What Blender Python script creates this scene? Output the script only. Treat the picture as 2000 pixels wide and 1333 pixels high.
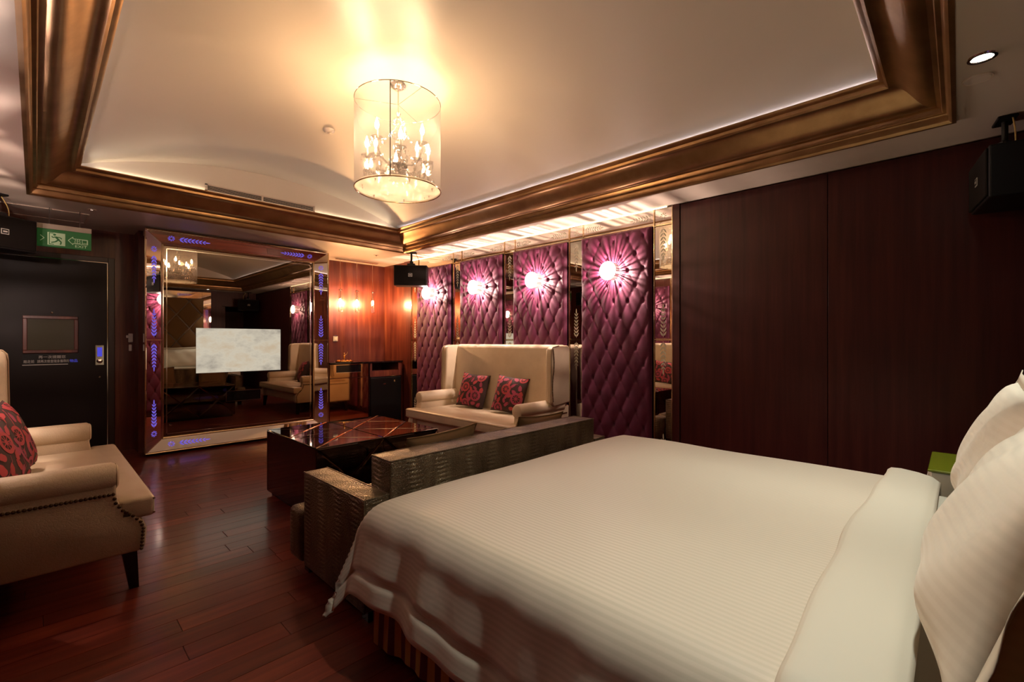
import bpy, bmesh, math, random
from mathutils import Vector, Matrix, Euler
R = math.radians
random.seed(7)
for o in list(bpy.data.objects):
    bpy.data.objects.remove(o)
SC = bpy.context.scene
COL = SC.collection

# ------------------------------------------------------------------ camera, world, exposure
cam_d = bpy.data.cameras.new('camera'); cam = bpy.data.objects.new('camera', cam_d); COL.objects.link(cam)
cam_d.sensor_width = 36.0; cam_d.lens = 36.0 * 902 / 2000; cam_d.clip_start = 0.02
cam.location = (0, 0, 1.24); cam.rotation_euler = (R(90), 0, R(-45.9))
SC.camera = cam
w = bpy.data.worlds.new('world'); SC.world = w; w.use_nodes = True
w.node_tree.nodes['Background'].inputs[0].default_value = (0.02, 0.013, 0.01, 1)
w.node_tree.nodes['Background'].inputs[1].default_value = 0.3
vs = SC.view_settings
vs.view_transform = 'Standard'; vs.look = 'None'; vs.gamma = 1; vs.use_curve_mapping = False
vs.exposure = 0.1
cy_ = SC.cycles
cy_.use_adaptive_sampling = True; cy_.adaptive_threshold = .06; cy_.max_bounces = 6; cy_.diffuse_bounces = 3; cy_.glossy_bounces = 5; cy_.transmission_bounces = 4; cy_.transparent_max_bounces = 12
cy_.caustics_reflective = False; cy_.caustics_refractive = False; cy_.sample_clamp_indirect = 6.0

# light levels (lamps of the room)
P_BULB = 520.0       # chandelier candle bulbs, emission strength
P_SCONCE = 66.0       # watts, wall sconce capsule
P_SCONCE_DOME = 30.0
P_PENDANT = 2200.0
P_DOWN = 85.0         # watts, downlight spot
P_COVE = 42.0
P_HEADER = 5.5

# room
WX, FY, LX, BY, H = 4.0, 6.8, -0.55, -0.45, 2.46
CX0, CX1, CY0, CY1 = -0.046, 3.545, 0.018, 5.51      # outer crown rectangle
CA, CDZ = 0.306, 0.227

# ------------------------------------------------------------------ helpers
def empty(name, loc=(0, 0, 0), rz=0):
    o = bpy.data.objects.new(name, None); COL.objects.link(o)
    o.location = loc; o.rotation_euler = (0, 0, rz); o.empty_display_size = .05
    return o
def tag(o, label=None, cat=None, group=None, kind=None):
    if label: o['label'] = label
    if cat: o['category'] = cat
    if group: o['group'] = group
    if kind: o['kind'] = kind
    return o
def copy_tree(o, parent=None):
    kids = list(o.children)
    c = o.copy(); COL.objects.link(c); c.parent = parent
    for k in kids: copy_tree(k, c)
    return c
def move_copy(o, loc, rz=None):
    c = copy_tree(o); c.location = loc
    if rz is not None: c.rotation_euler = (0, 0, rz)
    return c
def put(name, me, mat, parent=None, loc=(0, 0, 0), rot=(0, 0, 0), scale=(1, 1, 1)):
    if mat is not None and not me.materials: me.materials.append(mat)
    o = bpy.data.objects.new(name, me); COL.objects.link(o)
    o.parent = parent; o.location = loc; o.rotation_euler = rot; o.scale = scale
    return o

class MB:
    def __init__(s): s.v = []; s.f = []; s.uv = None
    def add(s, vs, fs):
        n = len(s.v); s.v.extend([tuple(p) for p in vs]); s.f.extend([tuple(i + n for i in f) for f in fs]); return s
    def box(s, x0, x1, y0, y1, z0, z1):
        return s.add([(x0,y0,z0),(x1,y0,z0),(x1,y1,z0),(x0,y1,z0),(x0,y0,z1),(x1,y0,z1),(x1,y1,z1),(x0,y1,z1)],
                     [(0,3,2,1),(4,5,6,7),(0,1,5,4),(1,2,6,5),(2,3,7,6),(3,0,4,7)])
    def rbox(s, x0, x1, y0, y1, z0, z1, r=.02, seg=3):
        bm = bmesh.new(); bmesh.ops.create_cube(bm, size=1)
        for v in bm.verts:
            v.co = Vector(((x0+x1)/2 + v.co.x*(x1-x0), (y0+y1)/2 + v.co.y*(y1-y0), (z0+z1)/2 + v.co.z*(z1-z0)))
        r = min(r, (x1-x0)*.49, (y1-y0)*.49, (z1-z0)*.49)
        bmesh.ops.bevel(bm, geom=bm.edges[:], offset=r, segments=seg, profile=.5, affect='EDGES')
        bm.verts.index_update()
        s.add([v.co[:] for v in bm.verts], [[v.index for v in f.verts] for f in bm.faces]); bm.free(); return s
    def tube(s, pts, r, n=8, cap=True):
        pts = [Vector(p) for p in pts]; m = len(pts); vs = []; fs = []; up = Vector((0, 0, 1))
        rr = r if isinstance(r, (list, tuple)) else [r]*m
        prev = None
        for i, p in enumerate(pts):
            t = (pts[min(i+1, m-1)] - pts[max(i-1, 0)]).normalized()
            if prev is None:
                a = up.cross(t)
                if a.length < 1e-3: a = Vector((1, 0, 0)).cross(t)
            else: a = prev - t*prev.dot(t)
            a.normalize(); prev = a; b = t.cross(a)
            for k in range(n):
                q = 2*math.pi*k/n
                vs.append(p + (a*math.cos(q) + b*math.sin(q))*rr[i])
        for i in range(m-1):
            for k in range(n):
                fs.append((i*n+k, i*n+(k+1) % n, (i+1)*n+(k+1) % n, (i+1)*n+k))
        if cap: fs.append(tuple(reversed(range(n)))); fs.append(tuple(range((m-1)*n, m*n)))
        return s.add(vs, fs)
    def lathe(s, prof, c=(0, 0, 0), n=24, ax='z'):
        vs = []; fs = []; m = len(prof)
        for (r, z) in prof:
            for k in range(n):
                q = 2*math.pi*k/n; a, b = r*math.cos(q), r*math.sin(q)
                p = {'z': (a, b, z), 'x': (z, a, b), 'y': (b, z, a)}[ax]
                vs.append((p[0]+c[0], p[1]+c[1], p[2]+c[2]))
        for i in range(m-1):
            for k in range(n):
                fs.append((i*n+k, i*n+(k+1) % n, (i+1)*n+(k+1) % n, (i+1)*n+k))
        if prof[0][0] > 1e-5: fs.append(tuple(reversed(range(n))))
        if prof[-1][0] > 1e-5: fs.append(tuple(range((m-1)*n, m*n)))
        return s.add(vs, fs)
    def prism(s, poly, fn):
        """poly: 2d points; fn(u, v, n) -> 3d; n in 0..1 is the two sides"""
        k = len(poly)
        vs = [fn(u, v, 0) for u, v in poly] + [fn(u, v, 1) for u, v in poly]
        fs = [tuple(reversed(range(k))), tuple(range(k, 2*k))] + [(i, (i+1) % k, k+(i+1) % k, k+i) for i in range(k)]
        return s.add(vs, fs)
    def grid(s, fn, nu, nv, closed_u=False):
        vs = [fn(i/nu, j/nv) for j in range(nv+1) for i in range(nu if closed_u else nu+1)]
        W = nu if closed_u else nu+1; fs = []
        for j in range(nv):
            for i in range(nu):
                i2 = (i+1) % W
                fs.append((j*W+i, j*W+i2, (j+1)*W+i2, (j+1)*W+i))
        return s.add(vs, fs)
    def mesh(s, name, smooth=False, angle=35):
        me = bpy.data.meshes.new(name); me.from_pydata(s.v, [], s.f)
        bm = bmesh.new(); bm.from_mesh(me); bmesh.ops.recalc_face_normals(bm, faces=bm.faces[:]); 
        if smooth:
            for f in bm.faces: f.smooth = True
            if angle < 180:
                for e in bm.edges:
                    if len(e.link_faces) == 2 and e.calc_face_angle(0) > R(angle): e.smooth = False
        bm.to_mesh(me); bm.free(); me.update()
        return me
    def build(s, name, mat, parent=None, smooth=False, angle=35, world=True):
        if parent is not None and world:
            inv = Matrix.Translation(parent_loc(parent)).inverted()
            s.v = [tuple(inv @ Vector(p)) for p in s.v]
        o = bpy.data.objects.new(name, s.mesh(name, smooth, angle)); COL.objects.link(o)
        if mat: o.data.materials.append(mat)
        o.parent = parent
        return o
def parent_loc(p):
    v = Vector((0, 0, 0))
    while p is not None: v = v + Vector(p.location); p = p.parent
    return v

# ------------------------------------------------------------------ materials
MATS = {}
def newmat(name):
    m = bpy.data.materials.new(name); m.use_nodes = True; nt = m.node_tree
    return m, nt, nt.nodes['Principled BSDF']
def pbr(name, col, rough=.5, metal=0, spec=.5, coat=0, sheen=0, emit=None, es=0, trans=0, ior=1.45, coat_rough=.05):
    m, nt, b = newmat(name)
    b.inputs['Base Color'].default_value = (*col, 1); b.inputs['Roughness'].default_value = rough
    b.inputs['Metallic'].default_value = metal; b.inputs['Specular IOR Level'].default_value = spec
    b.inputs['Coat Weight'].default_value = coat; b.inputs['Coat Roughness'].default_value = coat_rough
    b.inputs['Sheen Weight'].default_value = sheen; b.inputs['Transmission Weight'].default_value = trans
    b.inputs['IOR'].default_value = ior
    if emit: b.inputs['Emission Color'].default_value = (*emit, 1); b.inputs['Emission Strength'].default_value = es
    MATS[name] = m; return m
def N(nt, t, **kw):
    n = nt.nodes.new(t)
    for k, v in kw.items(): setattr(n, k, v)
    return n
def ramp(nt, stops):
    r = N(nt, 'ShaderNodeValToRGB'); e = r.color_ramp.elements
    while len(e) < len(stops): e.new(.5)
    for i, (p, c) in enumerate(stops): e[i].position = p; e[i].color = (*c, 1)
    return r
def bump(nt, b, src, strength, dist):
    bp = N(nt, 'ShaderNodeBump'); bp.inputs['Strength'].default_value = strength; bp.inputs['Distance'].default_value = dist
    nt.links.new(src, bp.inputs['Height']); nt.links.new(bp.outputs[0], b.inputs['Normal']); return bp
def coords(nt, scale, kind='Object', rand=False):
    tc = N(nt, 'ShaderNodeTexCoord'); mp = N(nt, 'ShaderNodeMapping'); mp.inputs['Scale'].default_value = scale
    if kind == 'World':
        g = N(nt, 'ShaderNodeNewGeometry'); nt.links.new(g.outputs['Position'], mp.inputs['Vector'])
    else: nt.links.new(tc.outputs[kind], mp.inputs['Vector'])
    if rand:
        oi = N(nt, 'ShaderNodeObjectInfo'); mu = N(nt, 'ShaderNodeMath', operation='MULTIPLY'); mu.inputs[1].default_value = 37
        nt.links.new(oi.outputs['Random'], mu.inputs[0]); nt.links.new(mu.outputs[0], mp.inputs['Location'])
    return mp.outputs[0]
def noise(nt, vec, scale=1, detail=4, rough=.55):
    n = N(nt, 'ShaderNodeTexNoise'); n.inputs['Scale'].default_value = scale; n.inputs['Detail'].default_value = detail
    n.inputs['Roughness'].default_value = rough
    nt.links.new(vec, n.inputs['Vector']); return n.outputs['Fac']

def wood(name, stops, scale, rough=.3, coat=.3, rand=False):
    m, nt, b = newmat(name)
    f = noise(nt, coords(nt, scale, 'World', rand), 1, 6, .6)
    r = ramp(nt, stops); nt.links.new(f, r.inputs[0])
    if rand:
        oi = N(nt, 'ShaderNodeObjectInfo'); hs = N(nt, 'ShaderNodeHueSaturation')
        mr = N(nt, 'ShaderNodeMapRange'); mr.inputs['To Min'].default_value = .75; mr.inputs['To Max'].default_value = 1.3
        nt.links.new(oi.outputs['Random'], mr.inputs[0]); nt.links.new(mr.outputs[0], hs.inputs['Value'])
        nt.links.new(r.outputs[0], hs.inputs['Color']); nt.links.new(hs.outputs[0], b.inputs['Base Color'])
    else: nt.links.new(r.outputs[0], b.inputs['Base Color'])
    b.inputs['Roughness'].default_value = rough; b.inputs['Coat Weight'].default_value = coat; b.inputs['Coat Roughness'].default_value = .12
    bump(nt, b, f, .08, .004)
    MATS[name] = m; return m
wood('wall_wood', [(.25, (.042, .007, .005)), (.5, (.10, .02, .011)), (.75, (.20, .055, .023))], (14, 14, .9), .32, .12)
wood('panel_wood', [(.25, (.028, .004, .004)), (.5, (.046, .008, .007)), (.75, (.066, .014, .010))], (26, 26, 1.2), .42, 0)
MATS['panel_wood'].node_tree.nodes['Principled BSDF'].inputs['Specular IOR Level'].default_value = .25
wood('floor_wood', [(.2, (.06, .007, .006)), (.5, (.13, .021, .012)), (.8, (.21, .045, .02))], (1.4, 26, 26), .3, .35, True)
pbr('subfloor', (.02, .004, .003), .6)
pbr('black_door', (.011, .006, .005), .42, spec=.2)
pbr('jamb', (.03, .016, .012), .35)
def gold():
    m, nt, b = newmat('bronze')
    f = noise(nt, coords(nt, (3, 3, 3), 'World'), 2, 5)
    r = ramp(nt, [(.3, (.28, .155, .068)), (.7, (.42, .25, .115))]); nt.links.new(f, r.inputs[0]); nt.links.new(r.outputs[0], b.inputs['Base Color'])
    b.inputs['Metallic'].default_value = .88; b.inputs['Roughness'].default_value = .34
    f2 = noise(nt, coords(nt, (60, 60, 60), 'World'), 2, 3); bump(nt, b, f2, .08, .002)
    MATS['bronze'] = m
gold()
def paint(name, col, rough, spec=.5):
    m, nt, b = newmat(name)
    b.inputs['Base Color'].default_value = (*col, 1); b.inputs['Roughness'].default_value = rough; b.inputs['Specular IOR Level'].default_value = spec
    f = noise(nt, coords(nt, (5, 5, 5), 'World'), 1, 4); bump(nt, b, f, .12, .01)
    MATS[name] = m
paint('soffit_paint', (.66, .56, .47), .36, .6)
paint('vault_paint', (.70, .61, .50), .38, .6)
def satin():
    m, nt, b = newmat('purple_satin')
    f = noise(nt, coords(nt, (9, 9, 9)), 1, 3)
    r = ramp(nt, [(.3, (.068, .007, .027)), (.7, (.10, .013, .042))]); nt.links.new(f, r.inputs[0]); nt.links.new(r.outputs[0], b.inputs['Base Color'])
    b.inputs['Roughness'].default_value = .62; b.inputs['Specular IOR Level'].default_value = .3; b.inputs['Sheen Weight'].default_value = .25; b.inputs['Sheen Roughness'].default_value = .4
    b.inputs['Sheen Tint'].default_value = (.8, .4, .55, 1)
    f2 = noise(nt, coords(nt, (240, 240, 240)), 1, 2); bump(nt, b, f2, .1, .001)
    MATS['purple_satin'] = m
satin()
pbr('purple_button', (.05, .006, .03), .5)
pbr('mirror', (.86, .80, .72), .015, 1)
pbr('bronze_mirror', (.55, .43, .33), .03, 1)
pbr('chrome', (.8, .75, .68), .12, 1)
pbr('brass_edge', (.75, .6, .4), .16, 1)
pbr('etched', (.62, .6, .5), .6)
pbr('blue_etched', (.15, .12, .5), .5, emit=(.20, .15, .95), es=.5)
pbr('black_lacquer', (.008, .004, .004), .06, coat=.5)
pbr('black_plastic', (.006, .005, .005), .45, spec=.25)
pbr('speaker_cloth', (.008, .006, .005), .85, spec=.1)
pbr('dark_leg', (.012, .006, .005), .25)
pbr('black_gloss', (.006, .005, .006), .08)
pbr('white_plastic', (.7, .66, .58), .35)
pbr('vent_white', (.62, .5, .4), .4)
pbr('vent_dark', (.012, .01, .012), .7)
pbr('nail', (.12, .075, .04), .3, 1)
pbr('gold_metal', (.95, .66, .25), .14, 1)
pbr('green_top', (.17, .20, .012), .12, coat=.4)
pbr('white_lacquer', (.75, .75, .68), .3)
pbr('sign_green', (.005, .10, .018), .45, emit=(.01, .3, .05), es=.05)
pbr('sign_white', (.42, .58, .36), .5, emit=(.55, .8, .5), es=.06)
pbr('sign_frame', (.4, .34, .28), .4)
pbr('notice_white', (.45, .42, .38), .5)
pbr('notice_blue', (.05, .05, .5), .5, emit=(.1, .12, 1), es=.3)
pbr('cable_yellow', (.5, .35, .12), .5)
def dark_mirror():   # smoked mirror glass
    m, nt, b = newmat('smoked_mirror')
    b.inputs['Base Color'].default_value = (.30, .25, .205, 1); b.inputs['Metallic'].default_value = 1; b.inputs['Roughness'].default_value = .012
    MATS['smoked_mirror'] = m
dark_mirror()
pbr('table_mirror', (.13, .105, .095), .03, 1)
def leather(name, c0, c1, rough, sc, bumpd, sheen=0):
    m, nt, b = newmat(name)
    v = coords(nt, (1, 1, 1))
    f = noise(nt, v, 6, 3); r = ramp(nt, [(.3, c0), (.7, c1)]); nt.links.new(f, r.inputs[0]); nt.links.new(r.outputs[0], b.inputs['Base Color'])
    br = N(nt, 'ShaderNodeTexVoronoi'); br.feature = 'DISTANCE_TO_EDGE'; br.inputs['Scale'].default_value = sc
    nt.links.new(v, br.inputs['Vector'])
    mr = N(nt, 'ShaderNodeMapRange'); mr.inputs['From Max'].default_value = .12; nt.links.new(br.outputs['Distance'], mr.inputs[0])
    bump(nt, b, mr.outputs[0], .35, bumpd)
    b.inputs['Roughness'].default_value = rough; b.inputs['Sheen Weight'].default_value = sheen
    MATS[name] = m
leather('cream_leather', (.60, .48, .33), (.67, .55, .39), .42, 70, .0012)
leather('seat_leather', (.62, .49, .34), (.68, .56, .40), .3, 130, .0006)
pbr('piping', (.33, .24, .15), .5)
def croc():
    m, nt, b = newmat('crocodile_leather'); L = nt.links.new
    def ma(op, x, y=None, z=None):
        n = N(nt, 'ShaderNodeMath', operation=op)
        for i, q in enumerate((x, y, z)):
            if q is None: continue
            if isinstance(q, (int, float)): n.inputs[i].default_value = q
            else: L(q, n.inputs[i])
        return n.outputs[0]
    v = coords(nt, (1, 1, 1)); sp = N(nt, 'ShaderNodeSeparateXYZ'); L(v, sp.inputs[0])
    sx = ma('ADD', sp.outputs[0], sp.outputs[1]); nz = noise(nt, v, 9, 3)
    col = ma('MULTIPLY_ADD', ma('SINE', ma('MULTIPLY_ADD', nz, 5.0, ma('MULTIPLY', sx, 2*math.pi/.17))), .5, .5)
    rid = ma('MULTIPLY_ADD', ma('SINE', ma('MULTIPLY_ADD', nz, 9.0, ma('MULTIPLY', sp.outputs[2], 2*math.pi/.021))), .5, .5)
    vo = N(nt, 'ShaderNodeTexVoronoi'); vo.feature = 'DISTANCE_TO_EDGE'; vo.inputs['Scale'].default_value = 85; L(v, vo.inputs['Vector'])
    mr = N(nt, 'ShaderNodeMapRange'); mr.inputs['From Max'].default_value = .25; L(vo.outputs['Distance'], mr.inputs[0])
    colm = ma('POWER', col, 2.0)
    hgt = ma('ADD', ma('MULTIPLY', rid, colm), ma('MULTIPLY', mr.outputs[0], .45))
    f = noise(nt, coords(nt, (8, 8, 3)), 1, 4)
    fac = ma('ADD', ma('MULTIPLY', hgt, .16), ma('SUBTRACT', f, .14))
    r = ramp(nt, [(.25, (.05, .028, .014)), (.5, (.14, .095, .052)), (.8, (.34, .26, .155))]); L(fac, r.inputs[0]); L(r.outputs[0], b.inputs['Base Color'])
    b.inputs['Roughness'].default_value = .33; b.inputs['Metallic'].default_value = .4
    bump(nt, b, hgt, .7, .004); MATS['crocodile_leather'] = m
croc()
def velvet(name, c, sh):
    m, nt, b = newmat(name); b.inputs['Base Color'].default_value = (*c, 1); b.inputs['Roughness'].default_value = .8
    b.inputs['Sheen Weight'].default_value = .12; b.inputs['Sheen Tint'].default_value = (*sh, 1)
    f = noise(nt, coords(nt, (14, 14, 14)), 1, 3); bump(nt, b, f, .2, .006); MATS[name] = m
velvet('brown_velvet', (.20, .105, .038), (.6, .4, .2))
velvet('cushion_dark', (.038, .016, .013), (.3, .15, .12))
pbr('cushion_pink', (.40, .05, .055), .75)
pbr('cushion_rose', (.33, .045, .085), .75)
def cotton(name, c0, c1, period, axis=0, use_uv=True):
    m, nt, b = newmat(name)
    tc = N(nt, 'ShaderNodeTexCoord'); sp = N(nt, 'ShaderNodeSeparateXYZ'); nt.links.new(tc.outputs['UV' if use_uv else 'Object'], sp.inputs[0])
    mu = N(nt, 'ShaderNodeMath', operation='MULTIPLY'); mu.inputs[1].default_value = 2*math.pi/period; nt.links.new(sp.outputs[axis], mu.inputs[0])
    si = N(nt, 'ShaderNodeMath', operation='SINE'); nt.links.new(mu.outputs[0], si.inputs[0])
    mr = N(nt, 'ShaderNodeMapRange'); mr.inputs['From Min'].default_value = -.5; mr.inputs['From Max'].default_value = .5; nt.links.new(si.outputs[0], mr.inputs[0])
    r = ramp(nt, [(0, c0), (1, c1)]); nt.links.new(mr.outputs[0], r.inputs[0]); nt.links.new(r.outputs[0], b.inputs['Base Color'])
    r2 = N(nt, 'ShaderNodeMapRange'); r2.inputs['To Min'].default_value = .62; r2.inputs['To Max'].default_value = .42
    nt.links.new(mr.outputs[0], r2.inputs[0]); nt.links.new(r2.outputs[0], b.inputs['Roughness'])
    b.inputs['Sheen Weight'].default_value = .15
    f = noise(nt, coords(nt, (7, 7, 7)), 1, 4); bump(nt, b, f, .18, .012)
    MATS[name] = m
cotton('duvet_cotton', (.60, .53, .43), (.67, .59, .49), .017)
cotton('pillow_cotton', (.72, .66, .56), (.75, .69, .59), .024)
pbr('plain_cotton', (.61, .56, .47), .6)
def skirt_mat():
    m, nt, b = newmat('striped_skirt')
    tc = N(nt, 'ShaderNodeTexCoord'); sp = N(nt, 'ShaderNodeSeparateXYZ'); nt.links.new(tc.outputs['UV'], sp.inputs[0])
    mo = N(nt, 'ShaderNodeMath', operation='PINGPONG'); mo.inputs[1].default_value = .036; nt.links.new(sp.outputs[0], mo.inputs[0])
    gt = N(nt, 'ShaderNodeMath', operation='GREATER_THAN'); gt.inputs[1].default_value = .018; nt.links.new(mo.outputs[0], gt.inputs[0])
    mx = N(nt, 'ShaderNodeMix', data_type='RGBA'); mx.inputs['A'].default_value = (.11, .006, .03, 1); mx.inputs['B'].default_value = (.52, .28, .07, 1)
    nt.links.new(gt.outputs[0], mx.inputs['Factor']); nt.links.new(mx.outputs['Result'], b.inputs['Base Color']); b.inputs['Roughness'].default_value = .6
    MATS['striped_skirt'] = m
skirt_mat()
def glassy(name, fac, tint=(1, 1, 1), gl=.02, gcol=(1, 1, 1)):
    """clear film or glass: mostly clear, partly glossy"""
    m = bpy.data.materials.new(name); m.use_nodes = True; nt = m.node_tree; nt.nodes.clear()
    out = N(nt, 'ShaderNodeOutputMaterial'); tr = N(nt, 'ShaderNodeBsdfTransparent'); tr.inputs[0].default_value = (*tint, 1)
    g = N(nt, 'ShaderNodeBsdfGlossy'); g.inputs['Roughness'].default_value = gl; g.inputs['Color'].default_value = (*gcol, 1)
    lw = N(nt, 'ShaderNodeLayerWeight'); lw.inputs['Blend'].default_value = .35
    ma = N(nt, 'ShaderNodeMath', operation='MULTIPLY_ADD'); ma.inputs[1].default_value = .6; ma.inputs[2].default_value = fac; nt.links.new(lw.outputs['Facing'], ma.inputs[0])
    mx = N(nt, 'ShaderNodeMixShader'); nt.links.new(ma.outputs[0], mx.inputs[0]); nt.links.new(tr.outputs[0], mx.inputs[1]); nt.links.new(g.outputs[0], mx.inputs[2])
    nt.links.new(mx.outputs[0], out.inputs[0]); MATS[name] = m
glassy('shade_film', .20, (.97, .95, .95), .08)
def film_haze():
    nt = M_film.node_tree; out = [n for n in nt.nodes if n.type == 'OUTPUT_MATERIAL'][0]; src = out.inputs[0].links[0].from_socket
    d = N(nt, 'ShaderNodeBsdfTranslucent'); d.inputs[0].default_value = (.85, .83, .84, 1); d2 = N(nt, 'ShaderNodeBsdfDiffuse'); d2.inputs[0].default_value = (.8, .78, .79, 1)
    m1 = N(nt, 'ShaderNodeMixShader'); m1.inputs[0].default_value = .5; nt.links.new(d.outputs[0], m1.inputs[1]); nt.links.new(d2.outputs[0], m1.inputs[2])
    m2 = N(nt, 'ShaderNodeMixShader'); m2.inputs[0].default_value = .055; nt.links.new(src, m2.inputs[1]); nt.links.new(m1.outputs[0], m2.inputs[2]); nt.links.new(m2.outputs[0], out.inputs[0])
M_film = MATS['shade_film']; film_haze()
glassy('clear_glass', .12, (.97, .97, .95), .01)
glassy('crystal', .32, (.98, .97, .96), .03)
def translucent(name, col):
    m = bpy.data.materials.new(name); m.use_nodes = True; nt = m.node_tree; nt.nodes.clear()
    out = N(nt, 'ShaderNodeOutputMaterial'); t = N(nt, 'ShaderNodeBsdfTranslucent'); t.inputs[0].default_value = (*col, 1)
    tr = N(nt, 'ShaderNodeBsdfTransparent'); mx = N(nt, 'ShaderNodeMixShader'); mx.inputs[0].default_value = .6
    nt.links.new(tr.outputs[0], mx.inputs[1]); nt.links.new(t.outputs[0], mx.inputs[2]); nt.links.new(mx.outputs[0], out.inputs[0]); MATS[name] = m
translucent('frosted_diffuser', (.9, .86, .8))
def emis(name, col, s):
    m = bpy.data.materials.new(name); m.use_nodes = True; nt = m.node_tree; nt.nodes.clear()
    out = N(nt, 'ShaderNodeOutputMaterial'); e = N(nt, 'ShaderNodeEmission'); e.inputs[0].default_value = (*col, 1); e.inputs[1].default_value = s
    nt.links.new(e.outputs[0], out.inputs[0]); MATS[name] = m
WARM = (1.0, .72, .42)
emis('bulb', (1.0, .66, .36), P_BULB)
emis('pendant_bulb', (1.0, .55, .24), P_PENDANT)
emis('downlight_lens', (.95, 1.0, .82), 60)
emis('led_warm', (1.0, .78, .48), P_HEADER)
emis('led_far', (1.0, .84, .62), 15.0)
emis('led_dim', (1.0, .78, .48), P_HEADER*.4)
emis('led_cool', (.93, .88, 1.0), P_COVE)
def dome_mat():
    m = bpy.data.materials.new('sconce_dome'); m.use_nodes = True; nt = m.node_tree; nt.nodes.clear()
    out = N(nt, 'ShaderNodeOutputMaterial'); e = N(nt, 'ShaderNodeEmission')
    f = noise(nt, coords(nt, (30, 30, 30)), 1, 3); r = ramp(nt, [(.35, (1, .62, .5)), (.6, (1, .9, .82))]); nt.links.new(f, r.inputs[0])
    nt.links.new(r.outputs[0], e.inputs[0]); e.inputs[1].default_value = P_SCONCE_DOME
    nt.links.new(e.outputs[0], out.inputs[0]); MATS['sconce_dome'] = m
dome_mat()
def screen_mat():
    m = bpy.data.materials.new('tv_picture'); m.use_nodes = True; nt = m.node_tree; nt.nodes.clear()
    out = N(nt, 'ShaderNodeOutputMaterial'); e = N(nt, 'ShaderNodeEmission')
    f = noise(nt, coords(nt, (3.2, 3.2, 5)), 1, 7, .62)
    r = ramp(nt, [(.3, (.34, .30, .25)), (.45, (.60, .53, .42)), (.55, (.72, .64, .50)), (.7, (.66, .52, .36))]); nt.links.new(f, r.inputs[0])
    nt.links.new(r.outputs[0], e.inputs[0]); e.inputs[1].default_value = .78
    nt.links.new(e.outputs[0], out.inputs[0]); MATS['tv_picture'] = m
screen_mat()
M = MATS

# ------------------------------------------------------------------ structure: floor
floor = MB().box(LX, WX, BY, FY, -.05, -.012).build('floor', M['subfloor']); tag(floor, kind='structure')
pm = MB().rbox(-.5, .5, -.5, .5, -.012, 0, .0012, 1).mesh('plank')
pm.materials.append(M['floor_wood'])
PW = .118; y = BY; row = 0
while y < FY - .01:
    y1 = min(y + PW, FY); x = LX - random.uniform(0, 1.1)
    while x < WX:
        L = random.choice((.95, 1.1, 1.25, 1.4)); a, b = max(x, LX), min(x + L, WX)
        if b - a > .03:
            put('plank', pm, None, floor, ((a+b)/2, (y+y1)/2, 0), (0, 0, 0), (b-a-.002, y1-y-.002, 1))
        x += L
    y = y1; row += 1

# walls
wf = MB().box(LX-.1, WX+.1, FY, FY+.1, 0, H).build('wall_far', M['wall_wood']); tag(wf, kind='structure')
MB().box(.79, 2.78, 6.5, FY, 0, H).build('wood_pier', M['wall_wood'], wf)
wr = MB().box(WX, WX+.1, BY-.1, FY, 0, H).build('wall_right', M['wall_wood']); tag(wr, kind='structure')
MB().box(WX-.03, WX, 5.99, 6.17, 0, H).build('wood_pilaster', M['wall_wood'], wr)
MB().box(WX-.035, WX, 1.78, 1.845, 0, H-.004).build('edge_board', M['panel_wood'], wr)
for (a, b) in ((.684, 1.772), (-.45, .68)):
    MB().rbox(WX-.03, WX, a, b, .02, H-.012, .002, 1).build('wood_panel', M['panel_wood'], wr)
wl = MB().box(LX-.1, LX, BY-.1, FY, 0, H).build('wall_left', M['wall_wood']); tag(wl, kind='structure')
wb = MB().box(LX, 3.2, BY-.1, BY, 0, H).box(3.2, WX, BY-.1, BY, 2.1, H).box(3.2, 3.3, -1.6, BY-.1, 0, H).box(3.2, WX+.1, -1.7, -1.6, 0, H).box(WX, WX+.1, -1.6, BY-.1, 0, H).box(3.2, WX, -1.6, BY-.1, H, H+.05).box(3.2, WX, -1.6, BY-.1, -.05, 0).build('wall_back', M['panel_wood']); tag(wb, kind='structure')

# ceiling: soffit ring, vault, lunettes
IX0, IX1, IY0, IY1 = CX0+CA, CX1-CA, CY0+CA, CY1-CA
c = MB()
c.box(LX-.1, CX0, BY-.1, FY+.1, H, H+.05); c.box(CX1, WX+.1, BY-.1, FY+.1, H, H+.05)
c.box(CX0, CX1, CY1, FY+.1, H, H+.05); c.box(CX0, CX1, BY-.1, CY0, H, H+.05)
ceil = c.build('ceiling', M['soffit_paint']); tag(ceil, kind='structure')
ZS, ZA = H+.233, 3.0
hs = (IX1-IX0)/2 + .082; rise = ZA-ZS; RV = (hs*hs+rise*rise)/(2*rise); XM = (IX0+IX1)/2
def arch(x): return ZA-RV+math.sqrt(max(RV*RV-(x-XM)**2, 0))
def vf(u, v):
    x = XM-hs+2*hs*u; return (x, IY0-.085+(IY1-IY0+.17)*v, arch(x))
vault = MB().grid(vf, 48, 4).build('vault', M['vault_paint'], ceil, smooth=True)
for yy in (IY1+.08, IY0-.08):
    m_ = MB(); n = 40
    top = [(XM-hs+2*hs*i/n, yy, arch(XM-hs+2*hs*i/n)+.001) for i in range(n+1)]
    bot = [(p[0], yy, ZS-.03) for p in top]
    m_.add(top+bot, [(i, i+1, n+2+i, n+1+i) for i in range(n)]).build('lunette', M['vault_paint'], ceil)
MB().box(LX-.1, WX+.1, BY-.1, FY+.1, 3.1, 3.15).build('roof_slab', M['soffit_paint'], ceil)

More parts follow.
